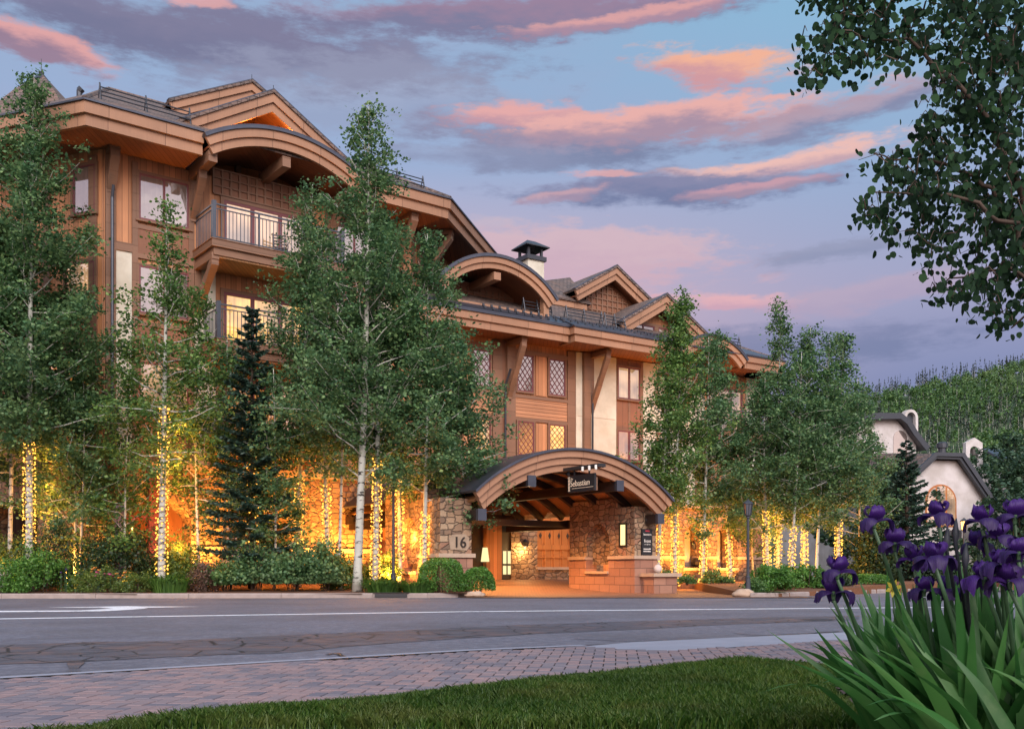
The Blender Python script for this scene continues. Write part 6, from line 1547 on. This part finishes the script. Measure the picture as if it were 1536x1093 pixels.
for i, (b, lab) in enumerate([((1.38, 3.75), 'leaf fan spreading farthest left over the lawn'), ((1.42, 3.45), 'leaf fan at the front left of the iris clump'), ((1.62, 3.3), 'leaf fan in the middle front of the iris clump'), ((1.85, 3.3), 'leaf fan at the front right under the edge blooms'), ((1.75, 3.9), 'leaf fan at the back of the iris clump'), ((1.45, 4.1), 'leaf fan behind the lowest left irises'), ((1.95, 3.75), 'leaf fan cut by the right edge at the back'), ((1.30, 3.5), 'leaf fan with long blades arching low to the left'), ((1.55, 3.12), 'nearest leaf fan at the bottom right'), ((1.75, 3.1), 'nearest leaf fan in the bottom right corner'), ((1.50, 3.85), 'leaf fan under the pair of lowest left irises'), ((1.66, 3.5), 'leaf fan under the large iris at the arched window'), ((1.80, 3.55), 'leaf fan below the glowing lamp post'), ((1.42, 3.3), 'low front fan reaching toward the lawn'), ((1.35, 3.25), 'front fan overhanging the bark chips'), ((1.9, 3.45), 'right edge fan below the crowded blooms'), ((1.60, 4.15), 'rear fan by the yellow flower'), ((1.47, 3.55), 'fan between the lone bloom and the lawn')]):
    iris(None, None, 0, b, lab, (), 15, 300+i, spread=.40, lh=.70)
# small yellow star flower at the back of the clump
fx, fy, fz = at(1338, 3.7), 3.7, zat(882, 3.7)
r = root('yellow_flower', (fx+.05, fy, .15), 'small yellow star-shaped flower rising from the iris leaves', 'flower')
mb = MB(); mb.tube([(fx+.05, fy, .12), (fx+.03, fy, fz*.6), (fx, fy, fz)], [.005, .004, .003], 6); mb.build('stem', M['iris_stem'], r)
mb = MB(); c = Vector((fx, fy-.01, fz))
for k in range(6):
    a = k*1.047+.3; d = Vector((math.cos(a), -.35, math.sin(a))); s = Vector((-math.sin(a), 0, math.cos(a))); mb.add([c, c+d*.018+s*.008, c+d*.036, c+d*.018-s*.008], [(0, 1, 2, 3)])
mb.lathe(fx, fy-.02, [(.004, fz-.008), (.008, fz), (.004, fz+.008)], 7); mb.build('bloom', M['yellow_petal'], r)

# ================================================================== overhanging tree, upper right
def overhang():
    rng = np.random.default_rng(31); x0, y0 = 4.6, 6.6
    r = root('overhanging_aspen', (x0, y0, 0), 'dark leafy aspen branches overhanging the upper right corner', 'tree')
    mb = MB(); trunk = [np.array([x0+.06*math.sin(i*.9), y0+.05*math.sin(i*1.3), i*.62-.1]) for i in range(13)]; tubes_np(mb, trunk, .17, .05, 9)
    limbs = [([(1620, 560), (1560, 330), (1450, 180), (1340, 90), (1240, 66)], 6.0), ([(1640, 520), (1560, 400), (1470, 300), (1380, 262), (1292, 240)], 6.2), ([(1640, 560), (1580, 450), (1500, 350), (1400, 320), (1300, 300)], 5.8),
             ([(1650, 600), (1590, 520), (1540, 440), (1470, 420), (1400, 436)], 6.0), ([(1640, 420), (1590, 260), (1500, 120), (1400, 10), (1330, -60)], 6.6), ([(1650, 470), (1620, 300), (1560, 150), (1530, 0), (1480, -120)], 6.2), ([(1660, 600), (1610, 540), (1560, 480), (1520, 480), (1500, 500)], 5.7),
             ([(1680, 500), (1660, 350), (1640, 200), (1640, 40), (1620, -150)], 6.8)]
    N = []
    for pts, Y in limbs:
        w = [np.array([at(px, Y+.06*k), Y+.12*math.sin(k*2+Y), zat(py, Y+.06*k)]) for k, (px, py) in enumerate(pts)]
        s = [trunk[min(12, max(2, int((w[0][2]-.6)/.62)))]]+w
        fine = []
        for a, b in zip(s, s[1:]):
            for k in range(5): fine.append(a+(b-a)*k/5+rng.normal(size=3)*.015)
        fine.append(s[-1]); tubes_np(mb, fine, .032, .004, 5); N += fine[6:]
    N = np.array(N)
    poly = [(1215, -60), (1200, 20), (1190, 70), (1205, 118), (1222, 126), (1262, 108), (1290, 112), (1320, 95), (1372, 92), (1385, 112), (1400, 104), (1410, 140), (1374, 148), (1366, 175), (1384, 190), (1378, 222), (1330, 226), (1284, 232), (1290, 248), (1330, 262), (1330, 292), (1282, 302), (1290, 326), (1322, 338), (1338, 362), (1376, 356), (1378, 386), (1424, 392), (1456, 400), (1440, 424), (1392, 432), (1400, 450), (1440, 448), (1460, 466), (1482, 500), (1504, 502), (1530, 468), (1560, 480), (1700, 560), (1760, 300), (1760, -140), (1215, -140)]
    C = []
    while len(C) < 1250:
        px, py = rng.uniform(1185, 1760), rng.uniform(-140, 505)
        if side((px, py), poly):
            if px > 1545 and rng.random() < .5: continue
            if abs(noise.noise(Vector((px*.011, py*.013, 4.2)))) < .075 and px < 1530: continue
            Y = rng.uniform(5.6, 6.9); C.append(np.array([at(px, Y), Y, zat(py, Y)]))
    P_ = []; C.sort(key=lambda c: ((N-c)**2).sum(1).min())
    for c in C:
        k = np.argmin(((N-c)**2).sum(1)); b = N[k]; N = np.vstack([N, (b+c)/2, c])
        m_ = (b+c)/2+np.array([0, 0, .05]); tubes_np(mb, [b, m_, c], .0045, .0016, 3)
        nl = rng.integers(6, 12)
        for q in range(nl):
            t = rng.uniform(.35, 1.1); P_.append(b+(c-b)*t+rng.normal(size=3)*np.array([.045, .06, .045])-np.array([0, 0, .02]))
    mb.build('trunk', M['brown_bark'], r, True)
    P_ = np.array(P_); n = len(P_)
    # round aspen leaves hanging on their stalks: small discs
    nr = unit(n, rng); nr[:, 2] *= .55; nr[:, 1] *= 1.3; nr /= np.linalg.norm(nr, axis=1)[:, None]
    t = np.cross(nr, np.array([[0, 0, 1.0]])+rng.normal(size=(n, 3))*.35); t /= np.linalg.norm(t, axis=1)[:, None]; b = np.cross(nr, t)
    s = rng.uniform(.014, .027, (n, 1)); V = []
    for k in range(8):
        a = k*math.pi/4; rad = 1.22 if k == 2 else (1.0 if k != 6 else .9); V.append(P_+t*s*math.cos(a)*rad*.92+b*s*math.sin(a)*rad+nr*s*.18*abs(math.cos(a)))
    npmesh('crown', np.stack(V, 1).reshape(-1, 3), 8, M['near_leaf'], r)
overhang()
